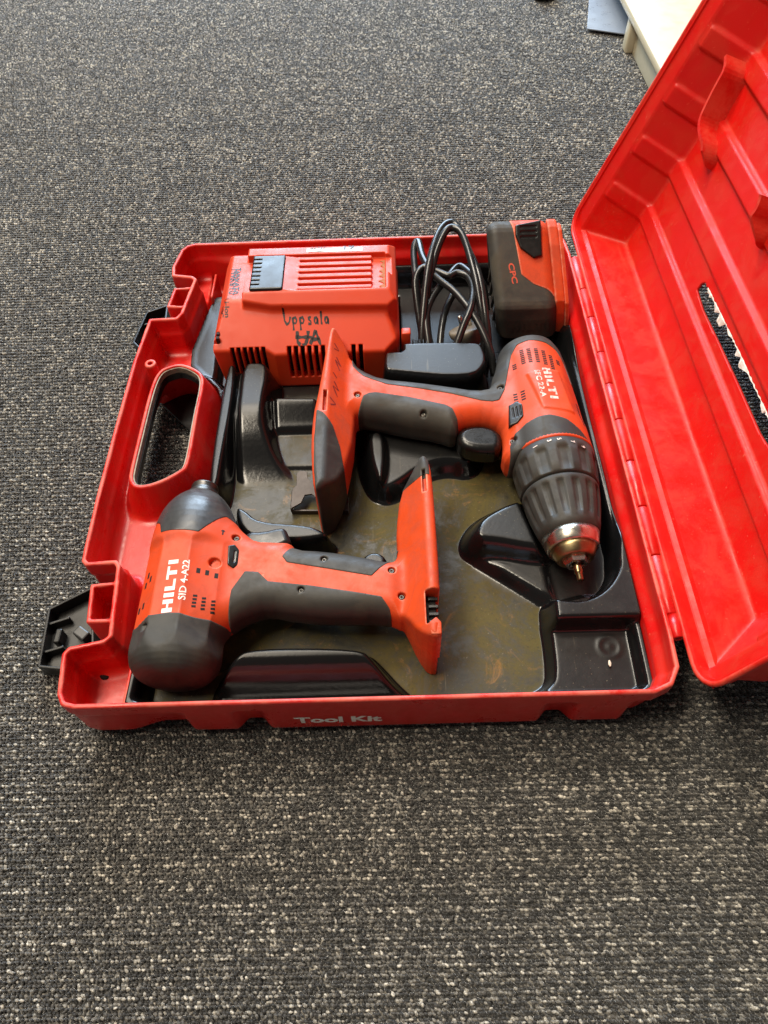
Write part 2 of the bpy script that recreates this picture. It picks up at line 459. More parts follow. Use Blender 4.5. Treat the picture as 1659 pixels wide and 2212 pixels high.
def cut(V, T, field):
    """split triangles along field = 0; returns V, inside (<0) tris, outside tris"""
    fv = field(V); fv = np.where(np.abs(fv) < 1e-5, 1e-5, fv)
    s = fv < 0; k = s[T].sum(1)
    ins, outs = [T[k == 3]], [T[k == 0]]
    m = T[(k == 1) | (k == 2)]
    if len(m):
        sm = s[m]; alone_in = sm.sum(1) == 1
        al = np.where(alone_in, sm.argmax(1), (~sm).argmax(1))
        r = np.arange(len(m))
        a, b, c = m[r, al], m[r, (al + 1) % 3], m[r, (al + 2) % 3]
        def key(p, q): return np.minimum(p, q).astype(np.int64) * len(V) + np.maximum(p, q)
        k1, k2 = key(a, b), key(a, c)
        u, inv = np.unique(np.concatenate([k1, k2]), return_inverse=True)
        p, q = u // len(V), u % len(V)
        t = fv[p] / (fv[p] - fv[q])
        t = np.clip(t, 0.002, 0.998)
        NV = V[p] + (V[q] - V[p]) * t[:, None]
        i1, i2 = inv[:len(m)] + len(V), inv[len(m):] + len(V)
        V = np.vstack([V, NV])
        t1 = np.stack([a, i1, i2], 1); t2 = np.vstack([np.stack([i1, b, c], 1), np.stack([i1, c, i2], 1)])
        d2 = np.concatenate([alone_in, alone_in])
        ins += [t1[alone_in], t2[~d2]]; outs += [t1[~alone_in], t2[d2]]
    return V, np.vstack(ins), np.vstack(outs)
def puff(V, T, d, depth=1.6):
    """push a cut-out patch out by d and give it a skirt going inward"""
    N = vnormals(V, T)
    used = np.zeros(len(V), bool); used[T.ravel()] = True
    e = np.vstack([T[:, [0, 1]], T[:, [1, 2]], T[:, [2, 0]]])
    k = np.minimum(e[:, 0], e[:, 1]).astype(np.int64) * len(V) + np.maximum(e[:, 0], e[:, 1])
    u, first, cnt = np.unique(k, return_index=True, return_counts=True)
    be = e[first[cnt == 1]]
    bv = np.unique(be)
    # soften the lip: boundary verts keep low, the rest rises
    W = V + N * d
    W[bv] = V[bv] + N[bv] * d * 0.35
    low = V[bv] - N[bv] * depth
    mp = np.full(len(V), -1); mp[bv] = np.arange(len(bv)) + len(V)
    sk1 = np.stack([be[:, 1], be[:, 0], mp[be[:, 0]]], 1); sk2 = np.stack([be[:, 1], mp[be[:, 0]], mp[be[:, 1]]], 1)
    return np.vstack([W, low]), np.vstack([T, sk1, sk2])
def drop(f, xy, z0=140.0, zmin=-5):
    """height of the surface straight below each (x, y)"""
    xy = np.asarray(xy, float); z = np.full(len(xy), z0)
    for _ in range(90):
        d = f(np.column_stack([xy, z])); z = np.where(z > zmin, z - d * 0.9, z)
        if np.all((np.abs(d) < 0.01) | (z <= zmin)): break
    return z
def drape(f, V2, lift=0.25):
    return np.column_stack([V2, drop(f, V2) + lift])
# flat strips (pen strokes) draped over a surface
def strokes(f, lines, w=1.3, lift=0.22, step=1.2):
    V, F = [], []
    for ln in lines:
        P = np.array(ln, float)
        seg = np.linalg.norm(np.diff(P, axis=0), axis=1); L = np.concatenate([[0], np.cumsum(seg)])
        n = max(2, int(L[-1] / step) + 1)
        tt = np.linspace(0, L[-1], n)
        Q = np.column_stack([np.interp(tt, L, P[:, 0]), np.interp(tt, L, P[:, 1])])
        D = np.gradient(Q, axis=0); D /= np.linalg.norm(D, axis=1)[:, None] + 1e-9
        Nn = np.column_stack([-D[:, 1], D[:, 0]])
        ww = w * (0.42 + 0.12 * np.sin(np.arange(n) * 0.9))[:, None]
        base = len(V)
        for a, b in zip(Q + Nn * ww, Q - Nn * ww): V += [a, b]
        for i in range(n - 1): F.append((base + 2 * i, base + 2 * i + 1, base + 2 * i + 3, base + 2 * i + 2))
    return drape(f, np.array(V), lift), F
def text_mesh(body, size, bold=0.0):
    cu = bpy.data.curves.new('lettering', 'FONT')
    cu.body = body; cu.size = size; cu.offset = bold; cu.resolution_u = 3
    o = bpy.data.objects.new('lettering', cu); col.objects.link(o)
    dg = bpy.context.evaluated_depsgraph_get()
    me = bpy.data.meshes.new_from_object(o.evaluated_get(dg))
    bm = bmesh.new(); bm.from_mesh(me)
    bmesh.ops.triangulate(bm, faces=bm.faces)
    bmesh.ops.subdivide_edges(bm, edges=[e for e in bm.edges if e.calc_length() > 2.2], cuts=2, use_grid_fill=False)
    bmesh.ops.triangulate(bm, faces=bm.faces)
    V = np.array([v.co[:] for v in bm.verts]); F = [[v.index for v in f.verts] for f in bm.faces]
    bm.free(); bpy.data.objects.remove(o); bpy.data.curves.remove(cu); bpy.data.meshes.remove(me)
    return V[:, :2], F
def place2(V2, o, ex, ey):
    return np.array(o) + V2[:, :1] * np.array(ex) + V2[:, 1:2] * np.array(ey)
def rects_mesh(rects):
    """rects in a unit plane -> finely split quads"""
    V, F = [], []
    for x0, y0, x1, y1 in rects:
        nx, ny = 3, 3
        b = len(V)
        for i in range(nx + 1):
            for j in range(ny + 1): V.append((x0 + (x1 - x0) * i / nx, y0 + (y1 - y0) * j / ny))
        for i in range(nx):
            for j in range(ny):
                a = b + i * (ny + 1) + j; F.append((a, a + ny + 1, a + ny + 2, a + 1))
    return np.array(V), F
# block capitals of the maker's mark: joined strokes, unit height 1
MARK = [(0, 0, .26, 1), (.26, .40, .52, .60), (.52, 0, .78, 1),
        (.92, 0, 1.18, 1),
        (1.32, 0, 1.58, 1), (1.58, 0, 2.02, .24),
        (2.02, .76, 2.86, 1), (2.31, 0, 2.57, .76),
        (3.0, 0, 3.26, 1)]
MARK_W = 3.26

# ------------------------------------------------------------------ setting: carpet
def carpet_material(pile):
    m = bpy.data.materials.new('carpet_pile' if pile else 'carpet'); m.use_nodes = True
    nt = m.node_tree; N = nt.nodes; L = nt.links; b = N['Principled BSDF']
    tc = N.new('ShaderNodeTexCoord'); geo = N.new('ShaderNodeNewGeometry')
    n1 = N.new('ShaderNodeTexNoise'); n1.inputs['Scale'].default_value = 1100; n1.inputs['Detail'].default_value = 2
    L.new(geo.outputs['Position'], n1.inputs['Vector'])
    n2 = N.new('ShaderNodeTexNoise'); n2.inputs['Scale'].default_value = 26; n2.inputs['Detail'].default_value = 5
    L.new(geo.outputs['Position'], n2.inputs['Vector'])
    cr = N.new('ShaderNodeValToRGB')
    e = cr.color_ramp.elements
    e[0].position = 0.22; e[0].color = (0.017, 0.0165, 0.016, 1)
    e[1].position = 0.88; e[1].color = (0.72, 0.67, 0.57, 1)
    for pos, c in ((0.42, (0.034, 0.0325, 0.030, 1)), (0.58, (0.085, 0.079, 0.070, 1)), (0.73, (0.23, 0.212, 0.18, 1))):
        k = e.new(pos); k.color = c
    add = N.new('ShaderNodeMath'); add.operation = 'MULTIPLY_ADD'; add.inputs[1].default_value = 0.55
    L.new(n1.outputs['Fac'], add.inputs[0])
    if pile:
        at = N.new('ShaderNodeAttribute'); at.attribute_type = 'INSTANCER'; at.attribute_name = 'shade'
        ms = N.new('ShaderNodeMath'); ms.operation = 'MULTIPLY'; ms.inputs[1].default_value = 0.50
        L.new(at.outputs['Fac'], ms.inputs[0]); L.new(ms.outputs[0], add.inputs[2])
    else:
        v = N.new('ShaderNodeTexVoronoi'); v.inputs['Scale'].default_value = 250
        L.new(geo.outputs['Position'], v.inputs['Vector'])
        sp = N.new('ShaderNodeSeparateColor'); L.new(v.outputs['Color'], sp.inputs[0])
        ms = N.new('ShaderNodeMath'); ms.operation = 'MULTIPLY'; ms.inputs[1].default_value = 0.50
        L.new(sp.outputs[0], ms.inputs[0]); L.new(ms.outputs[0], add.inputs[2])
        bp = N.new('ShaderNodeBump'); bp.inputs['Distance'].default_value = 0.002; bp.inputs['Strength'].default_value = 0.8
        L.new(v.outputs['Distance'], bp.inputs['Height']); bp.invert = True
        L.new(bp.outputs['Normal'], b.inputs['Normal'])
    a2 = N.new('ShaderNodeMath'); a2.operation = 'MULTIPLY_ADD'; a2.inputs[1].default_value = 0.16
    L.new(n2.outputs['Fac'], a2.inputs[0])
    sub = N.new('ShaderNodeMath'); sub.operation = 'SUBTRACT'; sub.inputs[1].default_value = 0.08
    L.new(add.outputs[0], a2.inputs[2]); L.new(a2.outputs[0], sub.inputs[0])
    L.new(sub.outputs[0], cr.inputs['Fac'])
    L.new(cr.outputs['Color'], b.inputs['Base Color'])
    b.inputs['Roughness'].default_value = 0.52
    b.inputs['Sheen Weight'].default_value = 1.0
    b.inputs['Sheen Roughness'].default_value = 0.35
    b.inputs['Specular IOR Level'].default_value = 0.35
    return m
M['carpet'] = carpet_material(False)
M['carpet_pile'] = carpet_material(True)
o = obj('carpet', [(-4000, -3000, -3.4), (5000, -3000, -3.4), (5000, 6000, -3.4), (-4000, 6000, -3.4)], [(0, 1, 2, 3)], 'carpet', smooth=False, kind='structure')
o['label'] = 'dark grey flecked loop carpet under the tool case'

def build_pile():
    # one yarn loop: a squashed arch-like bead, 30 triangles
    bm = bmesh.new()
    bmesh.ops.create_icosphere(bm, subdivisions=1, radius=1.0)
    for v in bm.verts:
        v.co = Vector((v.co.x * 1.75, v.co.y * 0.98, v.co.z * (1.7 if v.co.z > 0 else 2.6)))
        v.co.x += 0.2 * v.co.z
    bead = bobj('carpet_yarn_loop', bm, 'carpet_pile')
    bead.hide_render = True; bead.hide_viewport = True
    bead['kind'] = 'helper'
    # rows of raised loops 5.2 mm apart, with a lower, darker row sunk between them
    px, py = 2.75, 4.9
    xs = np.arange(-860, 1150, px); ys = np.arange(-330, 1640, py)
    rows = []
    for sunk in (0, 1, 2):
        X, Y = np.meshgrid(xs, ys)
        X = X + px * (0.0, 0.5, 0.28)[sunk] + (np.arange(len(ys)) % 2)[:, None] * px * 0.5
        Y = Y + (0.0, 1.9, -1.65)[sunk]
        row_tone = np.broadcast_to(rng.normal(0, 0.05, len(ys))[:, None], X.shape)
        X = X + rng.normal(0, 0.36, X.shape); Y = Y + rng.normal(0, 0.22, Y.shape)
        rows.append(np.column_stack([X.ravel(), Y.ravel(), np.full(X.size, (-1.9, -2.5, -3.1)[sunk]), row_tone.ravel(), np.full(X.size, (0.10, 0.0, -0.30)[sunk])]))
    rows = np.vstack(rows)
    x, y, zz, tone, lift = rows.T
    # keep what the photograph's surroundings could see; leave out what lies under the case
    keep = ~((x > 60) & (x < 405) & (y > 20) & (y < 490))
    keep &= (x > -330 - 0.36 * (y + 330)) & (x < 760 + 0.36 * (y + 330))
    x, y, zz, tone, lift = x[keep], y[keep], zz[keep], tone[keep], lift[keep]
    me = bpy.data.meshes.new('carpet_pile')
    me.vertices.add(len(x))
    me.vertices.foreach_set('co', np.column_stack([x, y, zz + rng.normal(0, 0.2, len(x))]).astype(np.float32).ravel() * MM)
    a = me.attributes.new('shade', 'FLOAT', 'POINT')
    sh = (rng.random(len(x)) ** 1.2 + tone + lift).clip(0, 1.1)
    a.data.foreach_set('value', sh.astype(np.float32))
    a = me.attributes.new('spin', 'FLOAT_VECTOR', 'POINT')
    rot = np.column_stack([rng.normal(0, 0.22, len(x)), rng.normal(0, 0.22, len(x)), rng.normal(-0.42, 0.30, len(x))])
    a.data.foreach_set('vector', rot.astype(np.float32).ravel())
    a = me.attributes.new('size', 'FLOAT', 'POINT')
    a.data.foreach_set('value', rng.normal(1.0, 0.12, len(x)).clip(0.7, 1.35).astype(np.float32))
    o = bpy.data.objects.new('carpet_pile', me); col.objects.link(o)
    o['kind'] = 'stuff'; o['label'] = 'looped dark grey and beige carpet pile around the tool case'; o['category'] = 'carpet'
    ng = bpy.data.node_groups.new('carpet_pile', 'GeometryNodeTree')
    ng.interface.new_socket('Geometry', in_out='INPUT', socket_type='NodeSocketGeometry')
    ng.interface.new_socket('Geometry', in_out='OUTPUT', socket_type='NodeSocketGeometry')
    N = ng.nodes; L = ng.links
    gi = N.new('NodeGroupInput'); go = N.new('NodeGroupOutput')
    m2p = N.new('GeometryNodeMeshToPoints'); iop = N.new('GeometryNodeInstanceOnPoints')
    oi = N.new('GeometryNodeObjectInfo'); oi.inputs['Object'].default_value = bead
    def attr(n, t):
        k = N.new('GeometryNodeInputNamedAttribute'); k.data_type = t; k.inputs['Name'].default_value = n; return k.outputs[0]
    L.new(gi.outputs[0], m2p.inputs['Mesh']); L.new(m2p.outputs[0], iop.inputs['Points'])
    L.new(oi.outputs['Geometry'], iop.inputs['Instance'])
    e2r = N.new('FunctionNodeEulerToRotation')
    L.new(attr('spin', 'FLOAT_VECTOR'), e2r.inputs[0]); L.new(e2r.outputs[0], iop.inputs['Rotation'])
    L.new(attr('size', 'FLOAT'), iop.inputs['Scale'])
    L.new(iop.outputs[0], go.inputs[0])
    md = o.modifiers.new('loops', 'NODES'); md.node_group = ng
build_pile()

# ------------------------------------------------------------------ the case base
WX, DY = 420.0, 517.0
LEFT = [(2, 1), (-2, 8), (-3, 15), (-6, 37), (-3, 41), (20, 46), (24, 50), (18, 108), (15, 112), (-7, 111), (-10, 114), (-10.5, 123), (-12, 170),
        (-12.6, 250), (-12, 334), (-10, 364), (-8, 392), (18, 393), (22, 401), (28, 454), (24, 458), (4, 462), (2, 476), (7, 505), (12, 512), (20, 515)]
OUT = LEFT + [(400, 517), (412, 513), (418, 503), (420, 480), (420, 40), (419, 18), (412, 6), (400, 1), (20, -1), (10, -1)]
P_out = Poly(OUT, 0, res=0.8, pad=10)
HOLE = [(11, 325), (19, 331), (30, 334), (46, 324), (51, 315), (52, 300), (51, 266), (52, 211), (47, 205), (31, 194), (15, 190), (9, 197), (8, 210), (8, 252), (8, 302)]
P_hole = Poly(chaikin(HOLE, 2), 0, res=0.8, pad=30)
BOX1 = [(21, 95), (0, 93), (4, 61), (24, 61)]
BOX2 = [(28, 442), (8, 441), (5, 411), (24, 409)]
P_b1 = Poly(BOX1, 0); P_b2 = Poly(BOX2, 0)
BANDS = [(-20, 40), (77, 115), (133, 332), (350, 391)]
def case_f(p):
    x, y, z = p[:, 0], p[:, 1], p[:, 2]
    d2 = P_out(x, y)
    # lower wall stands back from the rim; proud bands run down the front and back
    band = np.zeros(len(p))
    for a, b in BANDS[1:]:
        band = np.maximum(band, sstep(a - 5, a + 5, x) * (1 - sstep(b - 5, b + 5, x)))
    fb = (1 - sstep(30, 60, y)) + sstep(DY - 60, DY - 30, y)
    band = band * np.clip(fb, 0, 1)
    plain = (5.0 + 3.0 * (1 - sstep(8, 40, z))) * (1 - sstep(40, 49, z)) * sstep(30, 60, x)
    inset = plain * (1 - band)
    inset = inset + 1.5 * (1 - sstep(43, 48, z)) * (1 - sstep(30, 60, x))
    dd = d2 + inset
    di = d2 + plain + 1.5 * (1 - sstep(43, 48, z)) * (1 - sstep(30, 60, x)) + 1.2 * (1 - sstep(44, 54, z))
    r = 13.0
    q1 = dd - 1.7 + r; q2 = 1.0 - z + r
    outer = np.minimum(np.maximum(q1, q2), 0) + np.hypot(np.maximum(q1, 0), np.maximum(q2, 0)) - r
    fl = 4.0 + 17.0 * (1 - sstep(30, 33, x)) * 1.0
    r = 8.0
    q1 = di + 1.7 + r; q2 = fl - z + r
    inner = np.minimum(np.maximum(q1, q2), 0) + np.hypot(np.maximum(q1, 0), np.maximum(q2, 0)) - r
    shell = smax(outer, -inner, 0.8)
    # handle opening: flared collar
    dh = P_hole(x, y)
    flare = 3.0 + 0.34 * np.maximum(54 - z, 0) ** 1.0
    col_ = smax(dh - flare, z - 54.5, 1.2)
    col_ = np.maximum(col_, 6 - z) * 0.9
    col_ = smax(col_, outer + 0.5, 1.0)
    shell = smin(shell, col_, 5.0)
    # latch sockets
    for pb in (P_b1, P_b2):
        db = pb(x, y)
        bx = ext(db, z, 24, 62, 1.0)
        bx = smax(bx, (26 - z) * 0.8 + (8 - x) * 0.5, 1.0)
        bx = smax(bx, -ext(db + 3.0, z, 36, 90, 1.5), 0.6)
        shell = smin(shell, bx, 0.8)
    # screw tube beside the handle
    rt = np.hypot(x - 1.0, y - 334.0)
    tb = smax(smax(rt - 5.4, z - 58, 0.8), 10 - z, 1)
    shell = smin(shell, tb, 2.0)
    shell = np.maximum(shell, -np.maximum(rt - 2.4, 40 - z))
    # ribs that hold the liner
    for (cx, cy, hx, hy, top) in ((32.5, 24, 1.2, 16, 34), (38.5, 478, 1.2, 20, 36)):
        rb = sbox(p, (cx, cy, top / 2), (hx, hy, top / 2), 0.8)
        shell = smin(shell, rb, 1.2)
    shell = smax(shell, -(dh - 0.30 * np.maximum(44 - z, 0)), 1.2)
    und = np.maximum(np.maximum(x - 5, np.abs(y - 262) - 72), z - 20)
    shell = smax(shell, -und, 3.0)
    shell = smax(shell, z - RIM, 1.4)
    return shell
case = thing('tool_case', 'red plastic tool case lying open on the carpet, lid up, black liner inside', 'tool case', (200, 250, 0))
V, T = mesh_sdf(case_f, (-24, -10, -3), (432, 528, 66), 1.5, newton=1, lip=2.2)
body = obj('base_shell', V, T, 'case_red', case)

# gasket line, black lining and a painted shadow plate in the handle opening
def ring_strip(poly, z0, z1, inset):
    P = np.array(poly); n = len(P)
    Nn = np.roll(P, -1, 0) - np.roll(P, 1, 0); Nn = np.column_stack([Nn[:, 1], -Nn[:, 0]]); Nn /= np.linalg.norm(Nn, axis=1)[:, None]
    ar = 0.5 * np.sum(P[:, 0] * np.roll(P[:, 1], -1) - np.roll(P[:, 0], -1) * P[:, 1])
    if ar > 0: Nn = -Nn
    In = P + Nn * inset
    V = np.vstack([np.column_stack([P, np.full(n, z0)]), np.column_stack([P, np.full(n, z1)]), np.column_stack([In, np.full(n, z1)]), np.column_stack([In, np.full(n, z0)])])
    F = []
    for i in range(n):
        j = (i + 1) % n
        for a, b in ((0, 1), (1, 2), (2, 3), (3, 0)): F.append((a * n + i, a * n + j, b * n + j, b * n + i))
    return V, F
hp = chaikin(HOLE, 2)
V, F = ring_strip(hp, 47, 52.8, 1.1); obj('handle_gasket', V, F, 'gasket', case, smooth=False)
V, F = ring_strip(hp, 40, 46.5, 1.9); obj('lining_and_shade', V, F, 'black_plastic', case, smooth=False)
bobj('lining_and_shade', prism([(-2, 330), (20, 346), (50, 334), (60, 300), (60, 262), (48, 276)], 3, 6, 1.0), 'black_plastic', case)  # black plate standing in for the shadow at the far end of the hole

# black rubber plugs in the red side pockets
for (x, y) in ((9, 37), (5, 400)):
    V, F = lathe([(0, 3.6), (1.6, 3.9), (2.3, 3.2), (2.6, 0.6)], (x, y, 20.6), (0.25, 0.1, 1), 20)
    obj('pocket_plug', V, F, 'void', case)

# latches
def latch(poly, lbl):
    poly = np.array(poly)
    root = bobj('latch', prism([tuple(p) for p in poly], 1.0, 4.0, 0.6, None), 'black_plastic', case, label=lbl, smooth=False)
    c = poly.mean(0)
    n = len(poly)
    for i in range(n):
        a, b = poly[i], poly[(i + 1) % n]
        L_ = np.linalg.norm(b - a); mid = (a + b) / 2 + (c - (a + b) / 2) / np.linalg.norm(c - (a + b) / 2) * 1.4
        ang = math.atan2(b[1] - a[1], b[0] - a[0])
        bobj('latch_wall', box_bm((mid[0], mid[1], 9), (L_ - 1.5, 2.2, 13), 0.7, 2, Matrix.Rotation(ang, 3, 'Z')), 'black_plastic', root, smooth=False)
    return root, c
l1, c1 = latch([(-20, 118), (-53, 98), (-48, 47), (-22, 44), (-8, 66)], 'black latch hanging open at the front end of the handle side')
bobj('latch_rib', box_bm((-43, 88, 8), (18, 2.2, 9), 0.6, 2, Matrix.Rotation(0.35, 3, 'Z')), 'black_plastic', l1, smooth=False)
bobj('latch_rib', box_bm((-42, 63, 8), (18, 2.2, 9), 0.6, 2, Matrix.Rotation(0.3, 3, 'Z')), 'black_plastic', l1, smooth=False)
bobj('latch_hook', box_bm((-39, 74, 9), (5, 12, 12), 1.2, 2), 'black_plastic', l1, smooth=False)
bobj('latch_hook', box_bm((-21, 76, 10), (12, 8, 10), 1.2, 2, Matrix.Rotation(-0.6, 3, 'Z')), 'grey_case', l1, smooth=False)
l2, c2 = latch([(-16, 474), (-39, 462), (-45, 413), (-36, 403), (-10, 398)], 'black latch hanging open at the far end of the handle side')
bobj('latch_rib', box_bm((-36, 446, 8), (16, 2.2, 9), 0.6, 2, Matrix.Rotation(0.3, 3, 'Z')), 'black_plastic', l2, smooth=False)

# hinge: one long pin in short knuckles, every second one belongs to the lid
HX, HZ = 425.0, 58.6
KN = [(472, 420), (419, 377), (376, 328), (327, 287), (286, 244), (243, 198), (197, 152), (151, 107), (106, 58)]
lid = None

# ------------------------------------------------------------------ black liner tray (thermoformed sheet)
INNER = [(33, 11), (34, 45), (44, 60), (50, 112), (52, 150), (66, 190), (69, 212), (69, 300), (62, 322), (28, 362), (26, 384), (36, 452), (40, 468),
         (70, 474), (74, 505), (398, 506), (410, 498), (411, 60), (410, 14), (400, 8), (50, 6)]
AXZ = 45.0
DR_A = np.array([365.3, 215.0]); DR_D = np.array([0.040, -1.0]); DR_D /= np.linalg.norm(DR_D)
def drill_sr(x, y):
    s = (x - DR_A[0]) * DR_D[0] + (y - DR_A[1]) * DR_D[1] + 132.0
    l = (x - DR_A[0]) * -DR_D[1] + (y - DR_A[1]) * DR_D[0]
    return s, l
DRILL_PROF = [(-2, 0), (-1.5, 14), (1, 22), (6, 27), (16, 30.5), (30, 31.6), (50, 32.6), (75, 33.8), (107, 34.8), (133, 35.2), (170, 31.5), (217, 23.0), (236, 16.0), (255, 8.0)]
FLOOR = 8.5
# mounds: polygon, top height, wall width
MOUNDS = [
    ([(68, 352), (79, 352), (82, 300), (80, 230), (80, 192), (68, 186)], 43, 6),                                      # thin ridge along the handle wall
    ([(84, 352), (110, 348), (114, 330), (111, 296), (113, 268), (124, 240), (146, 212), (90, 208), (86, 262), (84, 300)],
     lambda x, y: 10 + 35 * sstep(208, 292, y), 13),                                                                   # bar that runs down into the floor
    ([(76, 352), (92, 352), (92, 296), (84, 268), (76, 268)], lambda x, y: 10 + 22 * sstep(250, 340, y), 7),
    ([(116, 312), (158, 310), (160, 280), (118, 280)], lambda x, y: 20 + 12 * sstep(278, 312, y), 6),                 # sloping pad before the charger
    ([(112, 284), (172, 282), (174, 244), (156, 238), (122, 239)], 14.0, 6),                                         # step below the pad
    ([(221, 322), (228, 317), (304, 305), (322, 326), (320, 350), (314, 358), (232, 359), (224, 352)], 54, 5),       # block behind the handle
    ([(92, 182), (104, 177), (116, 164), (156, 160), (170, 154), (178, 146), (150, 142), (104, 146)], 38, 7),        # behind the trigger
    ([(200, 116), (212, 112), (222, 118), (223, 128), (212, 134), (201, 128)], 36, 6),                               # round post
    ([(291, 146), (299, 162), (314, 172), (331, 180), (354, 184), (356, 128), (336, 130), (314, 136), (298, 138)], 38, 17),      # bump by the chuck
    ([(347, 88), (352, 84), (372, 82), (389, 91), (402, 108), (404, 124), (412, 155), (411, 227), (413, 290), (411, 345), (404, 400), (430, 400), (430, 45), (347, 45)], 41, 8),   # chuck shelf
    ([(346, 192), (406, 192), (406, 112), (392, 92), (372, 82), (348, 84)], 17.2, 6),                                 # under the chuck
    ([(345, 95), (430, 95), (430, 0), (306, 0), (318, 12), (338, 19), (345, 32)], 24, 7),                            # low front corner shelf
    ([(96, 24), (108, 42), (120, 50), (202, 48), (212, 38), (226, 22), (243, 10), (250, -5), (90, -5)],
     lambda x, y: 13 + 29 * sstep(6, 44, y), 10),                                                                     # front ridge, falling to the rim
    ([(52, 352), (64, 352), (58, 344), (40, 340), (20, 360), (20, 500), (54, 500)], 26, 5),
    ([(300, 132), (352, 128), (354, 92), (344, 98), (326, 112)], 21, 15),
    ([(203, 306), (203, 240), (211, 208), (222, 200), (236, 208), (256, 226), (278, 232), (300, 226), (308, 250), (306, 306)], 27, 14),
    ([(207, 262), (208, 232), (214, 206), (221, 204), (224, 232), (222, 262)], 36, 8),   # bridge under the drill grip
]
P_in = Poly(INNER, 0, res=1.0, pad=20)
def tray_height(x, y):
    h = np.full(x.shape, FLOOR)
    def rise(d, top, w):
        return FLOOR + (top - FLOOR) * (1 - sstep(-w * 0.35, w * 0.75, d))
    # border flange
    bd = -(P_in(x, y) + 6.0)
    left_low = 34.0 - 8.0 * sstep(335, 350, y) * (1 - sstep(60, 70, x))
    h = smax(h, rise(bd * 1.0 + 0 * x, left_low, 8), 3.0)
    for poly, top, w in MOUNDS:
        d = Poly(chaikin(poly, 0 if len(poly) < 6 else 2), 0, res=1.5, pad=16)(x, y)
        r_ = rise(d, top(x, y) if callable(top) else top, w)
        if not callable(top) and top == 41: r_ = r_ + (FLOOR - r_) * (1 - sstep(60, 68, y))
        h = smax(h, r_, 3.0)
    # hollows for the round bodies of the tools
    s, l = drill_sr(x, y)
    sp = [a for a, _ in DRILL_PROF]; rp = [b for _, b in DRILL_PROF]
    rr = np.interp(s, sp, rp, left=0, right=0) + 2.5
    und = AXZ - np.sqrt(np.maximum(rr * rr - l * l, 0)) - 0.5
    und = np.where((rr > 6) & (np.abs(l) < rr), und, 200)
    h = np.where(h > und, np.maximum(und, np.where(s > 175, 17.0, FLOOR - 1)), h)
    rr = np.interp(y, [8, 14, 27, 42, 60, 140, 160, 188, 196], [0, 20, 31, 35, 36, 33, 27, 14, 0], left=0, right=0)
    l = x - 68.5
    und = AXZ - np.sqrt(np.maximum(rr * rr - l * l, 0)) - 0.5
    und = np.where((rr > 4) & (np.abs(l) < rr), und, 200)
    h = np.where(h > und, np.maximum(und, FLOOR - 3), h)
    # moulded ring on the front corner shelf
    rg = np.hypot(x - 388, y - 50)
    h = h + 0.9 * np.exp(-((rg - 8) / 1.3) ** 2) + 0.7 * np.exp(-(rg / 2.0) ** 2)
    # battery and charger wells
    for (x0, x1, y0, y1) in ((55, 241, 347, 482), (327, 402, 388, 482)):
        q = np.maximum(np.maximum(x0 - x, x - x1), np.maximum(y0 - y, y - y1))
        h = np.where(q < 0, FLOOR, np.minimum(h, FLOOR + np.maximum(q, 0) * 6 + 0.0) if False else h)
    return h
def build_tray():
    g = 1.3
    xs = np.arange(20, 416, g); ys = np.arange(4, 510, g)
    X, Y = np.meshgrid(xs, ys, indexing='ij')
    H = tray_height(X.ravel(), Y.ravel()).reshape(X.shape)
    # thermoforming softens every edge
    for _ in range(2):
        K = H.copy()
        K[1:-1, 1:-1] = (H[1:-1, 1:-1] * 2 + H[2:, 1:-1] + H[:-2, 1:-1] + H[1:-1, 2:] + H[1:-1, :-2]) / 6
        H = K
    V = np.column_stack([X.ravel(), Y.ravel(), H.ravel()])
    nx, ny = X.shape
    I = np.arange(nx * ny).reshape(nx, ny)
    Q = np.stack([I[:-1, :-1], I[1:, :-1], I[1:, 1:], I[:-1, 1:]], -1).reshape(-1, 4)
    T = np.vstack([Q[:, [0, 1, 2]], Q[:, [0, 2, 3]]])
    V, ins, _ = cut(V, T, lambda v: P_in(v[:, 0], v[:, 1]))
    V, ins = puff(V, ins, 0.0, 1.2)
    return obj('liner_tray', V, ins, 'tray_black', case)
build_tray()
for (x, y, z, s) in ((385, 36, 26.0, 2.2),):
    bm = bmesh.new(); bmesh.ops.create_icosphere(bm, subdivisions=1, radius=1)
    for v in bm.verts: v.co = Vector((x + v.co.x * s * random.uniform(.5, 1), y + v.co.y * s * 1.3, z + v.co.z * 0.8))
    o = bobj('plaster_chip', bm, 'chip', smooth=False)
    o['label'] = 'tiny white plaster chip on the black liner shelf near the front corner'; o['category'] = 'debris'

# lettering on the front wall
V2, F = text_mesh('Tool Kit', 19, 0.75)
w_ = V2[:, 0].max() - V2[:, 0].min()
V2 = V2 * [62.0 / w_, 0.80]
fx = 155 + V2[:, 0]; fz = 22 + V2[:, 1]
yy = np.full(len(fx), -20.0)
for _ in range(60):
    yy += case_f(np.column_stack([fx, yy, fz])) * 0.8
obj('lettering', np.column_stack([fx, yy - 0.25, fz]), F, 'white_print', case, label='white words Tool Kit on the front wall', smooth=False)

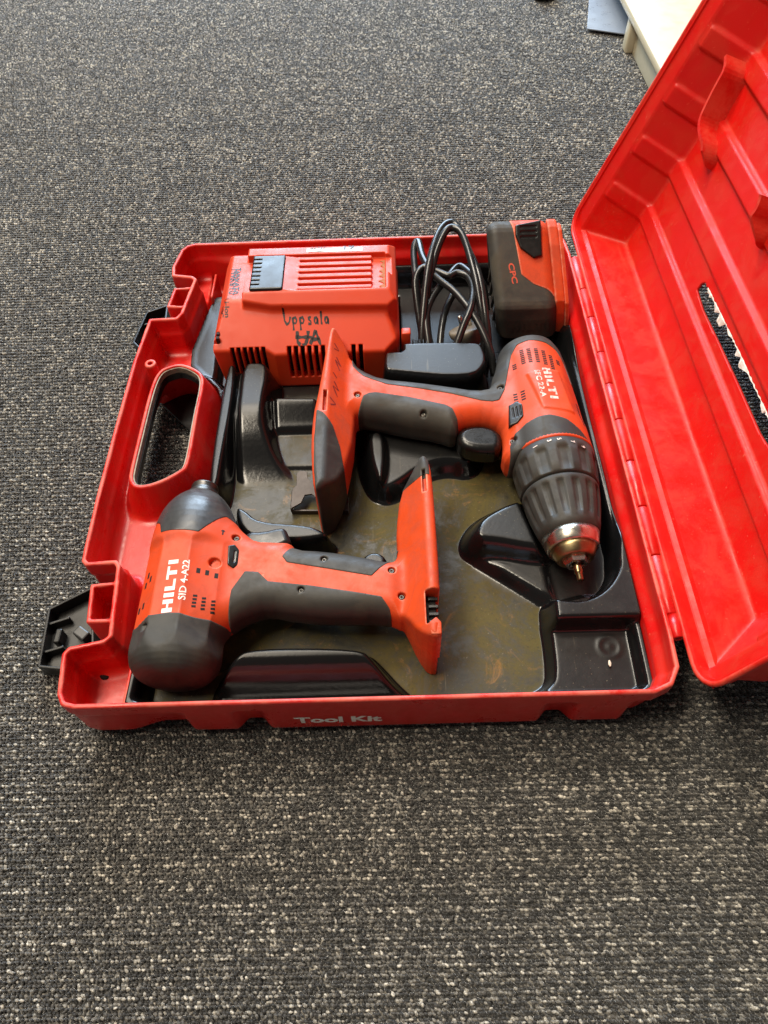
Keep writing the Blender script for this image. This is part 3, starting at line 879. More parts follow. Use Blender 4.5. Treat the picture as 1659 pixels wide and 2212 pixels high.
# ------------------------------------------------------------------ the lid
LA = math.radians(70.0)
E1 = np.array([math.cos(LA), 0, math.sin(LA)]); E3 = np.array([math.sin(LA), 0, -math.cos(LA)])      # along the lid / into its depth
LO = np.array([428.0, 0, 60.0])
def lidp(t, y, dep):
    t, y, dep = np.broadcast_arrays(np.asarray(t, float), np.asarray(y, float), np.asarray(dep, float))
    return LO + t[..., None] * E1 + y[..., None] * np.array([0, 1.0, 0]) + dep[..., None] * E3
T0, T1, Y0, Y1 = 2.0, 414.0, -3.0, 533.0
LBANDS = [(50, 67), (98, 116), (147, 165), (196, 214), (245, 263), (294, 312), (343, 361)]
def lid_depth(t, y):
    pr = lambda d, a, b: np.interp(d, a, b)
    far = pr(Y1 - y, [0, 3, 4.5, 17, 19, 45, 46], [0, 0, 3, 8, 12, 50, 50])
    near = pr(y - Y0, [0, 3, 4.5, 17, 19, 55, 56], [0, 0, 3, 8, 12, 50, 50])
    hin = pr(t - T0, [0, 1.5, 3, 6, 21, 22], [0, 0, 6, 10, 50, 50])
    top = pr(T1 - t, [0, 3, 4.5, 17, 19, 40, 41], [0, 0, 3, 8, 12, 50, 50])
    d = smin(smin(far, near, 3.0), smin(hin, top, 3.0), 3.0)
    d = np.where(np.minimum(np.minimum(far, near), np.minimum(hin, top)) < 0.5, np.minimum(np.minimum(far, near), np.minimum(hin, top)), d)
    band = np.zeros(t.shape)
    for a, b in LBANDS:
        band = np.maximum(band, sstep(a - 1.0, a + 1.0, t) * (1 - sstep(b - 1.6, b + 1.6, t)))
    d = d - 4.2 * band * sstep(9, 15, d)
    # low moulded boss and a wide flat field near the hinge
    return d
def build_lid():
    global lid
    g = 1.55
    ts = np.arange(T0, T1 + 0.1, g); ys = np.arange(Y0, Y1 + 0.1, g)
    TT, YY = np.meshgrid(ts, ys, indexing='ij')
    Dp = lid_depth(TT, YY)
    nx, ny = TT.shape
    I = np.arange(nx * ny).reshape(nx, ny)
    Q = np.stack([I[:-1, :-1], I[1:, :-1], I[1:, 1:], I[:-1, 1:]], -1).reshape(-1, 4)
    T = np.vstack([Q[:, [0, 1, 2]], Q[:, [0, 2, 3]]])
    U = np.column_stack([TT.ravel(), YY.ravel(), Dp.ravel()])
    rect = Poly(chaikin([(T0 + 0.4, Y0 + 0.4), (T1 - 0.4, Y0 + 0.4), (T1 - 0.4, Y1 - 0.4), (T0 + 0.4, Y1 - 0.4)], 0), 0, res=2, pad=10)
    def rounded(v):
        q = np.maximum(np.abs(v[:, 0] - (T0 + T1) / 2) - ((T1 - T0) / 2 - 22), 0), np.maximum(np.abs(v[:, 1] - (Y0 + Y1) / 2) - ((Y1 - Y0) / 2 - 22), 0)
        return np.hypot(*q) - 21.8
    U, T, _ = cut(U, T, rounded)
    slot = Poly(chaikin([(74, 344), (86, 346), (88, 338), (91, 250), (92, 150), (80, 150), (78, 250)], 1), 0, res=1.0, pad=20)
    U, _, T = cut(U, T, lambda v: slot(v[:, 0], v[:, 1]) + 0.5 * np.sin(v[:, 1] * 0.9) * (v[:, 0] > 84))
    # thickness: a second skin further out
    nrm = vnormals(U, T)
    if nrm[:, 2].mean() > 0:
        T = T[:, ::-1]; nrm = -nrm
    # nrm points to the inside of the lid (towards smaller depth)
    B_ = U - nrm * 2.6
    n = len(U)
    e = np.vstack([T[:, [0, 1]], T[:, [1, 2]], T[:, [2, 0]]])
    k = np.minimum(e[:, 0], e[:, 1]).astype(np.int64) * n + np.maximum(e[:, 0], e[:, 1])
    u, first, cnt = np.unique(k, return_index=True, return_counts=True)
    be = e[first[cnt == 1]]
    T2 = np.vstack([T, T[:, ::-1] + n, np.stack([be[:, 1], be[:, 0], be[:, 0] + n], 1), np.stack([be[:, 1], be[:, 0] + n, be[:, 1] + n], 1)])
    A = np.vstack([U, B_])
    W = lidp(A[:, 0], A[:, 1], A[:, 2])
    lid = obj('lid', W, T2, 'lid_red', case, label='red corrugated lid hinged open, with a torn slot in its panel')
    # rolled edge bead along the rim
    path = []
    for (ct, cy, a0) in ((T1 - 22, Y1 - 22, 0), (T0 + 22, Y1 - 22, 90), (T0 + 22, Y0 + 22, 180), (T1 - 22, Y0 + 22, 270)):
        for a in np.linspace(a0, a0 + 90, 7):
            path.append(lidp(ct + 21 * math.cos(math.radians(a)), cy + 21 * math.sin(math.radians(a)), 0.6))
    path.append(path[0])
    dense = []
    for p0, p1 in zip(path[:-1], path[1:]):
        k = max(1, int(np.linalg.norm(p1 - p0) / 6))
        dense += [p0 + (p1 - p0) * j / k for j in range(k)]
    dense.append(path[0])
    V, F = tube(np.array(dense), 1.9, 8, sub=1); obj('rim_bead', V, F, 'lid_red', lid)
    # outer side wall of the lid, seen below its rim at the near end
    def outline(inset_):
        pts = []
        for (ct, cy, a0) in ((T1 - 22, Y1 - 22, 0), (T0 + 22, Y1 - 22, 90), (T0 + 22, Y0 + 22, 180), (T1 - 22, Y0 + 22, 270)):
            for a in np.linspace(a0, a0 + 90, 9):
                pts.append((ct + (21 - inset_) * math.cos(math.radians(a)), cy + (21 - inset_) * math.sin(math.radians(a))))
        return np.array(pts)
    rings = [(1.0, 0.0), (1.5, 10.0), (4.5, 12.0), (6.0, 40.0), (10.0, 50.0), (16.0, 53.5), (19.0, 53.5), (12.5, 48.0), (8.5, 40.0), (7.0, 12.0), (4.0, 9.0), (3.5, 1.0)]
    R_l = [outline(i_) for i_, _ in rings]
    V = np.vstack([lidp(r_[:, 0], r_[:, 1], d_) for r_, (_, d_) in zip(R_l, rings)])
    n_ = len(R_l[0]); m_ = len(rings)
    F = [(a * n_ + i, a * n_ + (i + 1) % n_, ((a + 1) % m_) * n_ + (i + 1) % n_, ((a + 1) % m_) * n_ + i) for a in range(m_) for i in range(n_)]
    obj('outer_wall', V, F, 'lid_red', lid, smooth=False)
    # moulded clips standing on the panel
    def strip(pts, d0, d1, th, name):
        P = chaikin_open(pts, 2)
        n_ = len(P)
        Dv = np.gradient(P, axis=0); Dv /= np.linalg.norm(Dv, axis=1)[:, None]
        Nn = np.column_stack([-Dv[:, 1], Dv[:, 0]]) * th / 2
        d0 = np.interp(np.linspace(0, 1, n_), np.linspace(0, 1, len(d0)), d0)
        V = np.vstack([lidp((P + Nn)[:, 0], (P + Nn)[:, 1], d0), lidp((P - Nn)[:, 0], (P - Nn)[:, 1], d0),
                       lidp((P - Nn)[:, 0], (P - Nn)[:, 1], d1), lidp((P + Nn)[:, 0], (P + Nn)[:, 1], d1)])
        F = []
        for i in range(n_ - 1):
            for a, b in ((0, 1), (1, 2), (2, 3), (3, 0)): F.append((a * n_ + i, b * n_ + i, b * n_ + i + 1, a * n_ + i + 1))
        F.append(tuple(a * n_ for a in range(4))); F.append(tuple(a * n_ + n_ - 1 for a in range(4))[::-1])
        obj(name, V, F, 'lid_red', lid, smooth=False)
    strip([(204, 490), (198, 478), (186, 477), (170, 473), (158, 468), (153, 452), (151, 446), (144, 440), (136, 440)], [24, 24, 25, 26, 30, 44], 51, 3.0, 'retaining_clip')
    strip([(176, 322), (168, 318), (160, 320), (152, 312), (143, 314)], [20, 22, 24, 34, 46], 51, 3.0, 'retaining_clip')
    # torn white backing along the slot
    ysl = np.sort(np.concatenate([np.arange(156, 334, 1.6), rng.uniform(156, 334, 30)]))
    edge = np.interp(ysl, [150, 250, 338, 346], [91.8, 90.8, 88.0, 86])
    kn = np.sort(rng.uniform(148, 345, 34)); rag = np.interp(ysl, kn, rng.random(34) ** 1.6); rag2 = np.interp(ysl, np.arange(150, 345, 2.6), rng.random(75))
    env = 0.25 + 0.75 * np.exp(-((ysl - 292) / 22) ** 2) + 0.6 * np.exp(-((ysl - 230) / 26) ** 2) * rag + 0.5 * np.exp(-((ysl - 180) / 14) ** 2)
    lo_ = edge - 0.4 - 9.0 * env * np.clip(rag - 0.25, 0, 1) - 1.4 * rag2 * rag
    hi_ = edge + 0.6 + 5.0 * env * np.clip(0.75 - rag, 0, 1) + 1.2 * rag2
    V = np.vstack([lidp(lo_, ysl, 49.2 - 1.6 * rag2), lidp(edge - 0.2, ysl, 48.6 - 0.8 * rag), lidp(hi_, ysl, 49.3)])
    n_ = len(ysl); F = []
    for i in range(n_ - 1):
        F += [(i, i + 1, n_ + i + 1, n_ + i), (n_ + i, n_ + i + 1, 2 * n_ + i + 1, 2 * n_ + i)]
    obj('torn_edge', V, F, 'torn_paper', lid, label='white torn ragged edge along the slot', smooth=False)
def chaikin_open(p, n):
    p = np.array(p, float)
    for _ in range(n):
        q = np.stack([0.75 * p[:-1] + 0.25 * p[1:], 0.25 * p[:-1] + 0.75 * p[1:]], 1).reshape(-1, 2)
        p = np.vstack([p[:1], q, p[-1:]])
    return p
build_lid()
for i, (a, b) in enumerate(KN):
    V, F = lathe([(0, 4.4), (0.6, 5.0), (a - b - 0.6, 5.0), (a - b, 4.4)], (HX, a - 0.4, HZ), (0, -1, 0), 20)
    own = case if i % 2 == 0 else lid
    obj('hinge_knuckle', V, F, 'case_red' if i % 2 == 0 else 'lid_red', own)
V, F = lathe([(0, 4.2), (18, 4.2), (18.5, 3.6), (18.6, 1.8), (16, 1.7)], (HX + 1, 58, HZ), (0, -1, 0), 20)
obj('hinge_pin', V, F, 'case_red', case)

# ------------------------------------------------------------------ impact driver
def facet(dx, dz, off, n, ph):
    d = np.full(dx.shape, -1e9)
    for k in range(n):
        a = ph + 2 * math.pi * k / n
        d = np.maximum(d, math.cos(a) * dx + math.sin(a) * dz - off)
    return d
DV_PROF = Poly([(-40, 20.5), (12, 20.8), (21, 22.2), (27.5, 26), (31.8, 33), (33.4, 45), (33.4, 60), (33.4, 126), (33, 140), (31.5, 152), (28.5, 163), (23, 173), (17, 180), (12, 184), (-40, 184)], 1, res=0.5, pad=16)
DV_H = Poly([(70, 52), (104, 60), (120, 70), (134, 74), (154, 69), (185, 66), (218, 66), (236, 60), (240, 112), (227, 109), (200, 116), (175, 121), (152, 123), (148, 130), (136, 131), (120, 132), (112, 139), (98, 148), (75, 142)], 1)
DV_F = Poly([(229, 108), (231, 120), (230, 138), (234, 170), (244, 183), (252, 195), (257, 192), (259.5, 176), (260, 126), (260, 76), (259, 36), (252, 36), (244, 44), (237, 58), (227, 72)], 1)
DV_X = 68.5
def driver_f(p):
    x, y, z = p[:, 0], p[:, 1], p[:, 2]
    dx, dz = x - DV_X, z - AXZ
    r = np.hypot(dx, dz)
    d = DV_PROF(r, y)
    fc = facet(dx, dz, 30.6, 9, math.radians(97))
    band = sstep(52, 62, y) * (1 - sstep(120, 134, y))
    d = smax(d, fc - 1.5 * (1 - sstep(30, 52, y)) - 4 * sstep(120, 134, y), 0.8)
    h = ext(DV_H(x, y), z, AXZ - 19, AXZ + 19, 15)
    d = smin(d, h, 14)
    ft = ext(DV_F(x, y), z, AXZ - 37, AXZ + 37, 5)
    ft = smax(ft, (z - AXZ - 34) * 0.62 - (x - 250) * 0.78, 2.0)
    ft = smax(ft, -(z - AXZ + 34) * 0.62 - (x - 250) * 0.78, 2.0)
    d = smin(d, ft, 7)
    nt = sbox(p, (258, 59, AXZ + 20), (8.5, 13, 30), 1.0)
    d = smax(d, -nt, 0.8)
    # slot near the far end of the foot
    d = np.maximum(d, -sbox(p, (253, 168, 84), (1.5, 11, 8), 0.5))
    for (sx, sy, sr) in ((51, 52, 3.2), (106, 50, 3.2), (106, 130, 3.2), (93.5, 105, 4.3), (159, 83, 2.9), (175, 109, 2.9), (226, 98, 2.9), (233, 77, 2.9)):
        rr = np.hypot(x - sx, y - sy)
        d = smax(d, -np.maximum(rr - sr, HOLE_Z.get((sx, sy), 1e9) - z), 0.7)
    return d
HOLE_Z = {}
for q in ((51, 52), (106, 50), (106, 130), (93.5, 105), (159, 83), (175, 109), (226, 98), (233, 77)):
    HOLE_Z[q] = 1e9
_z = drop(driver_f, np.array(list(HOLE_Z.keys()), float))
for q, zz in zip(list(HOLE_Z), _z): HOLE_Z[q] = zz - 3.2
driver = thing('impact_driver', 'red and black impact driver without battery lying in the front left of the case', 'power tool', (140, 90, 9))
V, T = mesh_sdf(driver_f, (28, 4, 4), (266, 200, 88), 0.9)
hammer = Poly([(10, 150), (34, 152), (47, 140.5), (50, 130.5), (66, 129), (80, 128), (88, 139), (96, 151), (104, 149), (130, 165), (130, 220), (10, 220)], 0, pad=30)
grip = Poly([(5, 55), (42, 56), (54, 59.5), (69, 60.3), (86, 58.5), (106, 59), (107.5, 84), (116, 99.5), (126, 98.7), (134, 90.5), (166, 86), (205, 78.6), (218, 76), (224, 68), (227, 56), (224, 40), (200, -10), (5, -10)], 0, pad=30)
ins_ = Poly([(143, 112), (150, 124), (150, 138), (232, 120), (224, 107), (211, 93), (176, 100.5), (147, 106.5)], 0, pad=30)
tip = Poly([(236, 172), (262, 174), (262, 205), (232, 205)], 0, pad=30)
V, a, T = cut(V, T, lambda v: hammer(v[:, 0], v[:, 1]))
VV, aa = puff(V, a, 0.3); obj('hammer_case', VV, aa, 'grey_case', driver)
V, a, T = cut(V, T, lambda v: grip(v[:, 0], v[:, 1]))
VV, aa = puff(V, a, 0.55); obj('rubber_grip', VV, aa, 'rubber', driver)
V, a, T = cut(V, T, lambda v: ins_(v[:, 0], v[:, 1]))
VV, aa = puff(V, a, 0.45); obj('grip_insert', VV, aa, 'rubber', driver)
V, a, T = cut(V, T, lambda v: np.maximum(tip(v[:, 0], v[:, 1]), v[:, 0] - 257.4))
VV, aa = puff(V, a, 0.3); obj('foot_bumper', VV, aa, 'rubber', driver)
obj('red_housing', V, T, 'tool_red', driver)
V, F = lathe([(0, 12.0), (2, 12.6), (6, 12.6), (7, 11.2), (8, 11.4), (9, 10.6), (10, 11.4), (11, 10.6), (12, 11.4), (13.5, 10.8), (14, 9.5), (14, 4.2), (8, 4.0)], (DV_X + 0.4, 180.5, AXZ), (0.03, 1, 0), 40)
obj('bit_collar', V, F, 'dark_steel', driver)
V, F = None, None
def small_body(f, lo, hi, h=0.7): return mesh_sdf(f, lo, hi, h)
TRG = Poly([(108, 134), (112, 143), (124, 142.5), (137, 146), (142, 145), (145, 138), (148, 130), (130, 122), (108, 122)], 1)
V, T = small_body(lambda p: ext(TRG(p[:, 0], p[:, 1]), p[:, 2], AXZ - 11, AXZ + 10, 5), (100, 116, 28), (156, 152, 62)); obj('trigger', V, T, 'black_plastic', driver)
# contact block in the foot
bobj('contact_block', box_bm((252.5, 59, 48), (9, 25, 44), 0.8), 'void', driver)
for k in range(4):
    bobj('contact', box_bm((255, 50 + 6.0 * k, 71.5), (7, 2.4, 3), 0.4), 'black_plastic', driver, smooth=False)
bobj('battery_rail', prism([(252, 37), (259.2, 37), (259.4, 46), (256, 50), (251, 46)], 40, 81, 0.8), 'tool_red', driver)
# direction button
BT = Poly([(101.5, 121), (106, 123), (110.5, 118), (111.5, 106), (107, 102), (102.5, 105)], 0)
zb = drop(driver_f, np.array([[106, 112.0]]))[0]
V, T = small_body(lambda p: np.maximum(ext(BT(p[:, 0], p[:, 1]), p[:, 2] + 0.38 * (p[:, 0] - 106), zb - 6, zb + 1.3, 1.0), -sbox(p, (107, 112, zb + 1.4), (0.7, 5, 1), 0.2)), (96, 96, zb - 12), (117, 128, zb + 10), 0.6)
obj('direction_button', V, T, 'black_plastic', driver)
# screws and vents
def recess(parent, x, y, r):
    z = HOLE_Z[(x, y)]
    V, F = lathe([(0, r), (0.5, r), (0.6, 0.2)], (x, y, z - 0.2), (0, 0.001, 1), 18)
    obj('screw_hole_shade', V, F, 'void', parent)  # dark disc at the hole bottom, deepens its shade by colour
def screw(parent, f, x, y, depth, r=2.2):
    z = HOLE_Z.get((x, y), drop(f, np.array([[x, y]], float))[0]) + 0.0
    V, F = lathe([(0, r), (0.9, r), (1.3, r * 0.8), (1.3, r * 0.35), (0.7, r * 0.3)], (x, y, z), (0, 0.001, 1), 16)
    obj('screw', V, F, 'dark_steel', parent)
recess(driver, 51, 52, 3.1); recess(driver, 106, 50, 3.1)
for q in ((106, 50), (106, 130), (159, 83), (175, 109), (226, 98), (233, 77)): screw(driver, driver_f, q[0], q[1], 3)
def slit(parent, f, x, y, sx, sy, ang=0.0, name='vent_shade', m='void', lift=0.14):  # dark plate on the shell, paints the shade of an open vent
    n = 4
    V2 = np.array([(i / n - 0.5, j / n - 0.5) for i in range(n + 1) for j in range(n + 1)]) * [sx, sy]
    c, s = math.cos(ang), math.sin(ang)
    W2 = np.column_stack([x + V2[:, 0] * c - V2[:, 1] * s, y + V2[:, 0] * s + V2[:, 1] * c])
    top = drape(f, W2, lift); bot = top - [0, 0, 1.5]
    k = (n + 1) ** 2
    F = []
    for i in range(n):
        for j in range(n):
            a = i * (n + 1) + j; F.append((a, a + n + 1, a + n + 2, a + 1))
    rim = [i * (n + 1) for i in range(n + 1)] + [n * (n + 1) + j for j in range(1, n + 1)] + [i * (n + 1) + n for i in range(n - 1, -1, -1)] + [j for j in range(n - 1, 0, -1)]
    for a, b in zip(rim, rim[1:] + rim[:1]): F.append((a, a + k, b + k, b))
    obj(name, np.vstack([top, bot]), F, m, parent, smooth=False)
for (x, y) in ((84, 71), (90, 70), (96.5, 68.5)):
    for j in range(4): slit(driver, driver_f, x, y - 4.2 + 2.8 * j, 2.8, 1.7, 0.15)
for (x, y) in ((83.5, 96), (89.5, 95.5), (96, 94)): slit(driver, driver_f, x, y, 2.6, 4.2)
for (x, y) in ((43.5, 98), (47, 93), (42.5, 90), (44.5, 72), (40.5, 70)): slit(driver, driver_f, x, y, 1.8, 5.0)
# marks
V2, F = rects_mesh(MARK)
L_ = 43.5
V2 = V2 * [L_ / MARK_W, 7.6]
obj('maker_mark', drape(driver_f, place2(V2, (70.2, 59.6 + 1.0), (-0.035, 1.0), (-1.0, -0.03)), 0.16), F, 'white_print', driver, smooth=False)
V2, F = text_mesh('SID 4-A22', 7.0, 0.12)
V2 = V2 * [33.0 / (V2[:, 0].max() - V2[:, 0].min()), 1.0]
obj('model_mark', drape(driver_f, place2(V2, (78.2, 70), (-0.035, 1.0), (-1.0, -0.03)), 0.16), F, 'white_print', driver, smooth=False)
V2, F = rects_mesh([(-0.5, -2, 0.5, 1), (-1.4, 1, 1.4, 1.8), (-0.8, 1.8, 0.8, 2.6)])
obj('arrow_mark', drape(driver_f, V2 + [96.5, 132], 0.14), F, 'ink', driver, smooth=False)

# ------------------------------------------------------------------ drill
DP = Poly([(0 - 40, -2), (14, -1.5), (22, 1), (27.5, 6), (30.5, 16), (31.8, 30), (32.8, 50), (33.9, 75), (34.8, 107), (35.2, 133), (35.2, 135), (-40, 135)], 0, res=0.5, pad=16)   # (r, s)
DR_H = Poly([(345, 335), (325, 312), (320, 290), (306, 287), (283, 293), (252, 300), (222, 305), (203, 317), (190, 332), (184, 300), (184, 258), (200, 265), (214, 261), (243, 252), (268, 246), (284, 238), (288, 247), (296, 251), (312, 252), (324, 245), (326, 228), (321, 208), (332, 202), (345, 214)], 1)
DR_F = Poly([(176, 356), (184, 346), (191, 332), (196, 302), (196, 236), (190, 200), (186, 184), (180, 172), (169, 163), (166, 166), (164, 184), (162, 212), (162.5, 243), (165, 262), (168, 292), (172, 340)], 1)
PLATE = Poly([(349, 288), (378, 291), (384, 240), (357, 243)], 0, pad=20)
DSCREW = [(257, 256), (199, 279), (331, 222), (327, 283)]
def drill_f(p):
    x, y, z = p[:, 0], p[:, 1], p[:, 2]
    s, l = drill_sr(x, y)
    dz = z - AXZ
    d = DP(np.hypot(l, dz), s)
    d = smax(d, facet(l, dz, 32.4, 8, math.radians(80)) - 6 * sstep(95, 128, s) - 2 * (1 - sstep(12, 40, s)), 2.0)
    d = d - 1.3 * (1 - sstep(-1.5, 1.0, PLATE(x, y))) * (dz > 10)
    h = ext(DR_H(x, y), z, AXZ - 20, AXZ + 20, 16)
    d = smin(d, h, 9)
    ft = ext(DR_F(x, y), z, AXZ - 37, AXZ + 37, 5)
    ft = smax(ft, (z - AXZ - 35) * 0.66 + (x - 176) * 0.75, 2.5)
    ft = smax(ft, -(z - AXZ + 35) * 0.66 + (x - 176) * 0.75, 2.5)
    d = smin(d, ft, 8)
    d = np.maximum(d, -sbox(p, (172, 257, 84), (1.6, 12, 8), 0.5))
    for (sx, sy) in DSCREW:
        rr = np.hypot(x - sx, y - sy)
        d = smax(d, -np.maximum(rr - 3.3, HOLE_Z.get((sx, sy), 1e9) - z), 0.7)
    return d
_z = drop(drill_f, np.array(DSCREW, float))
for q, zz in zip(DSCREW, _z): HOLE_Z[q] = zz - 3.0
drill = thing('cordless_drill', 'red and black cordless drill driver with keyless chuck, without battery, lying along the hinge side', 'power tool', (300, 250, 9))
V, T = mesh_sdf(drill_f, (156, 136, 4), (408, 362, 88), 0.95)
strap = Poly([(204, 302), (225, 290.5), (252, 284.5), (282, 276.5), (308, 267), (318, 265.5), (324, 267), (330, 279), (340, 319), (346, 329), (357, 331.5), (372, 329), (382, 324), (388, 312), (392, 290), (420, 285), (420, 400), (185, 400), (194, 316)], 0, pad=30)
dgrip = Poly([(196, 240), (199, 263), (204, 277), (209, 280), (215, 280.8), (244, 274), (276, 263.5), (282, 259), (286, 250), (288, 238), (287, 222), (284, 205), (270, 190), (196, 215)], 0, pad=30)
ring = Poly([(327, 170), (327, 196), (328, 216), (333, 227), (342, 232.5), (352, 234.8), (361, 235), (375, 230.5), (386, 222), (394, 212), (410, 200), (410, 170)], 0, pad=30)
foot = Poly([(165.5, 246), (171, 242.5), (179, 232), (185, 214), (188, 196), (192, 180), (192, 150), (170, 152), (167.6, 166), (165.8, 186), (164.9, 212)], 0, pad=30)
V, a, T = cut(V, T, lambda v: strap(v[:, 0], v[:, 1])); VV, aa = puff(V, a, 0.5); obj('rear_overmould', VV, aa, 'rubber', drill)
V, a, T = cut(V, T, lambda v: dgrip(v[:, 0], v[:, 1])); VV, aa = puff(V, a, 0.6); obj('rubber_grip', VV, aa, 'rubber', drill)
V, a, T = cut(V, T, lambda v: ring(v[:, 0], v[:, 1])); VV, aa = puff(V, a, 0.4); obj('front_collar', VV, aa, 'rubber', drill)
V, a, T = cut(V, T, lambda v: foot(v[:, 0], v[:, 1])); VV, aa = puff(V, a, 0.5); obj('foot_bumper', VV, aa, 'rubber', drill)
obj('red_housing', V, T, 'tool_red', drill)
A3 = np.array([DR_A[0] - DR_D[0] * 132, DR_A[1] - DR_D[1] * 132, AXZ]); D3 = np.array([DR_D[0], DR_D[1], 0.0])
def shorten(prof): return [(a if a < 136 else 136 + (a - 136) * 0.955, b) for a, b in prof]
def dl(prof, name, m, seg=72, wob=None):
    V, F = lathe(shorten(prof), A3, D3, seg, (lambda s_, t_: wob(136 + (s_ - 136) / 0.955, t_)) if wob else None); return obj(name, V, F, m, drill)
dl([(131, 30), (133.2, 35.6), (135.6, 35.7), (136.2, 34)], 'red_ring', 'tool_red')
def wob1(s, th):
    k = (th * 12 / (2 * math.pi)) % 1.0
    g = 1.0 if 0.30 < k < 0.78 else 0.0
    return 1.4 * g if 146 < s < 169 else 0.0
dl([(136.2, 34), (136.6, 35.3), (145.8, 34.6), (146.2, 33.6), (150, 33.3), (160, 32.4), (168.8, 31.4), (169.2, 32.4), (170.3, 31.9), (170.9, 29)], 'clutch_ring', 'rubber', 144, wob1)
dl([(170.4, 30), (171.4, 28.6), (173, 30)], 'shadow_gap', 'void')
def wob2(s, th):
    k = (th * 16 / (2 * math.pi)) % 1.0
    g = 1.0 if 0.25 < k < 0.62 else 0.0
    return -1.5 * g if 178 < s < 207 else 0.0
dl([(172.2, 28), (172.6, 31.2), (174.5, 31.6), (177.8, 31.3), (178.2, 31.2), (186, 30.2), (196, 28.4), (206.8, 26.0), (207.2, 25.9), (212, 24.6), (216.5, 23.2), (217, 22)], 'chuck_sleeve', 'rubber', 160, wob2)
dl([(216.6, 21), (217, 22.8), (222, 21.8), (227.5, 20.4), (228.4, 19.6), (228.6, 16)], 'chuck_collar', 'steel')
dl([(228.0, 16), (228.4, 18.2), (232, 17.0), (236, 15.0), (238, 13.2), (238.4, 10), (235, 9)], 'chuck_nose', 'brass')
V, F = lathe(shorten([(236, 8.0), (237, 10.2), (240, 10.2), (242.5, 8.8), (242.8, 6.2), (238, 5.8)]), A3, D3, 6); obj('chuck_nut', V, F, 'steel', drill, smooth=False)
for k in range(3):
    a = math.radians(90 + 120 * k)
    u = np.array([-D3[1], D3[0], 0]); c = A3 + D3 * 235.3 + 4.6 * (math.cos(a) * u + math.sin(a) * np.array([0, 0, 1]))
    V, F = lathe([(0, 1.9), (3.2, 1.6), (3.6, 0.9)], c, D3, 10); obj('chuck_jaw', V, F, 'dark_steel', drill)
V, F = lathe([(229, 3.4), (245, 3.4), (245.6, 3.0), (246, 2.6), (251, 2.6), (251.6, 2.0)], A3, D3, 16); obj('bit_holder', V, F, 'brass', drill)
TR2 = Poly([(285, 238), (289, 247), (300, 251), (314, 250), (324, 242), (325, 232), (321, 221), (306, 221), (294, 224), (287, 230)], 1)
V, T = small_body(lambda p: ext(TR2(p[:, 0], p[:, 1]), p[:, 2], AXZ - 14, AXZ + 8.0, 6.5), (278, 198, 24), (336, 264, 66)); obj('trigger', V, T, 'trigger_black', drill)
for q in DSCREW: screw(drill, drill_f, q[0], q[1], 3)
# direction slider
BT2 = Poly([(331, 259), (338, 261), (342, 256), (341.5, 243), (336, 237), (329, 236)], 0)
zb2 = drop(drill_f, np.array([[336, 248.0]]))[0]
def sl_f(p):
    z = p[:, 2] - 0.45 * (p[:, 0] - 336)
    d = ext(BT2(p[:, 0], p[:, 1]), z, zb2 - 8, zb2 + 2.2, 1.2)
    for k in (-2.2, 0.8, 3.6): d = np.maximum(d, -sbox(np.column_stack([p[:, 0], p[:, 1], z]), (336 + k, 249, zb2 + 2.4), (0.55, 6, 1.0), 0.2))
    return d
V, T = small_body(sl_f, (322, 228, zb2 - 14), (350, 268, zb2 + 12), 0.6); obj('direction_button', V, T, 'black_plastic', drill)
# vents
VX = [(341, 303, 3), (348.5, 311, 8), (354.5, 310.5, 8), (361, 309.5, 8), (367.5, 307, 8), (373.5, 302, 8), (380, 304.5, 3)]
for (x, y, n) in VX:
    for j in range(n): slit(drill, drill_f, x, y + (j - (n - 1) / 2) * 2.45, 3.4, 1.55, -0.06)
for (x, y) in ((338, 266), (344, 266)):
    for j in range(4): slit(drill, drill_f, x, y + (j - 1.5) * 3.0, 3.4, 1.7, -0.06)
for j in range(9): slit(drill, drill_f, 392.0 + 0.10 * j, 262 - j * 3.4, 2.4, 2.0)
V2, F = rects_mesh(MARK)
V2 = V2 * [39.0 / MARK_W, 7.2]
obj('maker_mark', drape(drill_f, place2(V2, (363.0, 293), (0.045, -1.0), (1.0, 0.04)), 0.18), F, 'worn_print', drill, smooth=False)
V2, F = text_mesh('SFC 22-A', 6.6, 0.2)
V2 = V2 * [35.0 / (V2[:, 0].max() - V2[:, 0].min()), 1.0]
obj('model_mark', drape(drill_f, place2(V2, (355.6, 290), (0.045, -1.0), (1.0, 0.04)), 0.18), F, 'worn_print', drill, smooth=False)
def chuck_surf(p):
    s, l = drill_sr(p[:, 0], p[:, 1]); return np.hypot(l, p[:, 2] - AXZ) - 35.1
for body_, cx, cy in (('1', 344, 206), ('3', 355, 208), ('5', 363, 208.5), ('7', 374, 206.5), ('9', 383, 204)):
    V2, F = text_mesh(body_, 4.6, 0.1)
    obj('torque_number', drape(chuck_surf, place2(V2, (cx, cy), (0.2, -1.0), (1.0, 0.2)), 0.12), F, 'white_print', drill, smooth=False)
# faded pen marks on the foot
V, F = strokes(drill_f, [[(178, 332), (182, 326), (178, 325)], [(180, 316), (184, 308), (179, 312), (183, 302)], [(178, 294), (181, 290)], [(179, 284), (183, 276), (178, 278), (182, 268)], [(176, 262), (181, 258), (177, 254)]], 1.2, 0.15)
obj('pen_mark', V, F, 'faint_ink', drill, smooth=False)
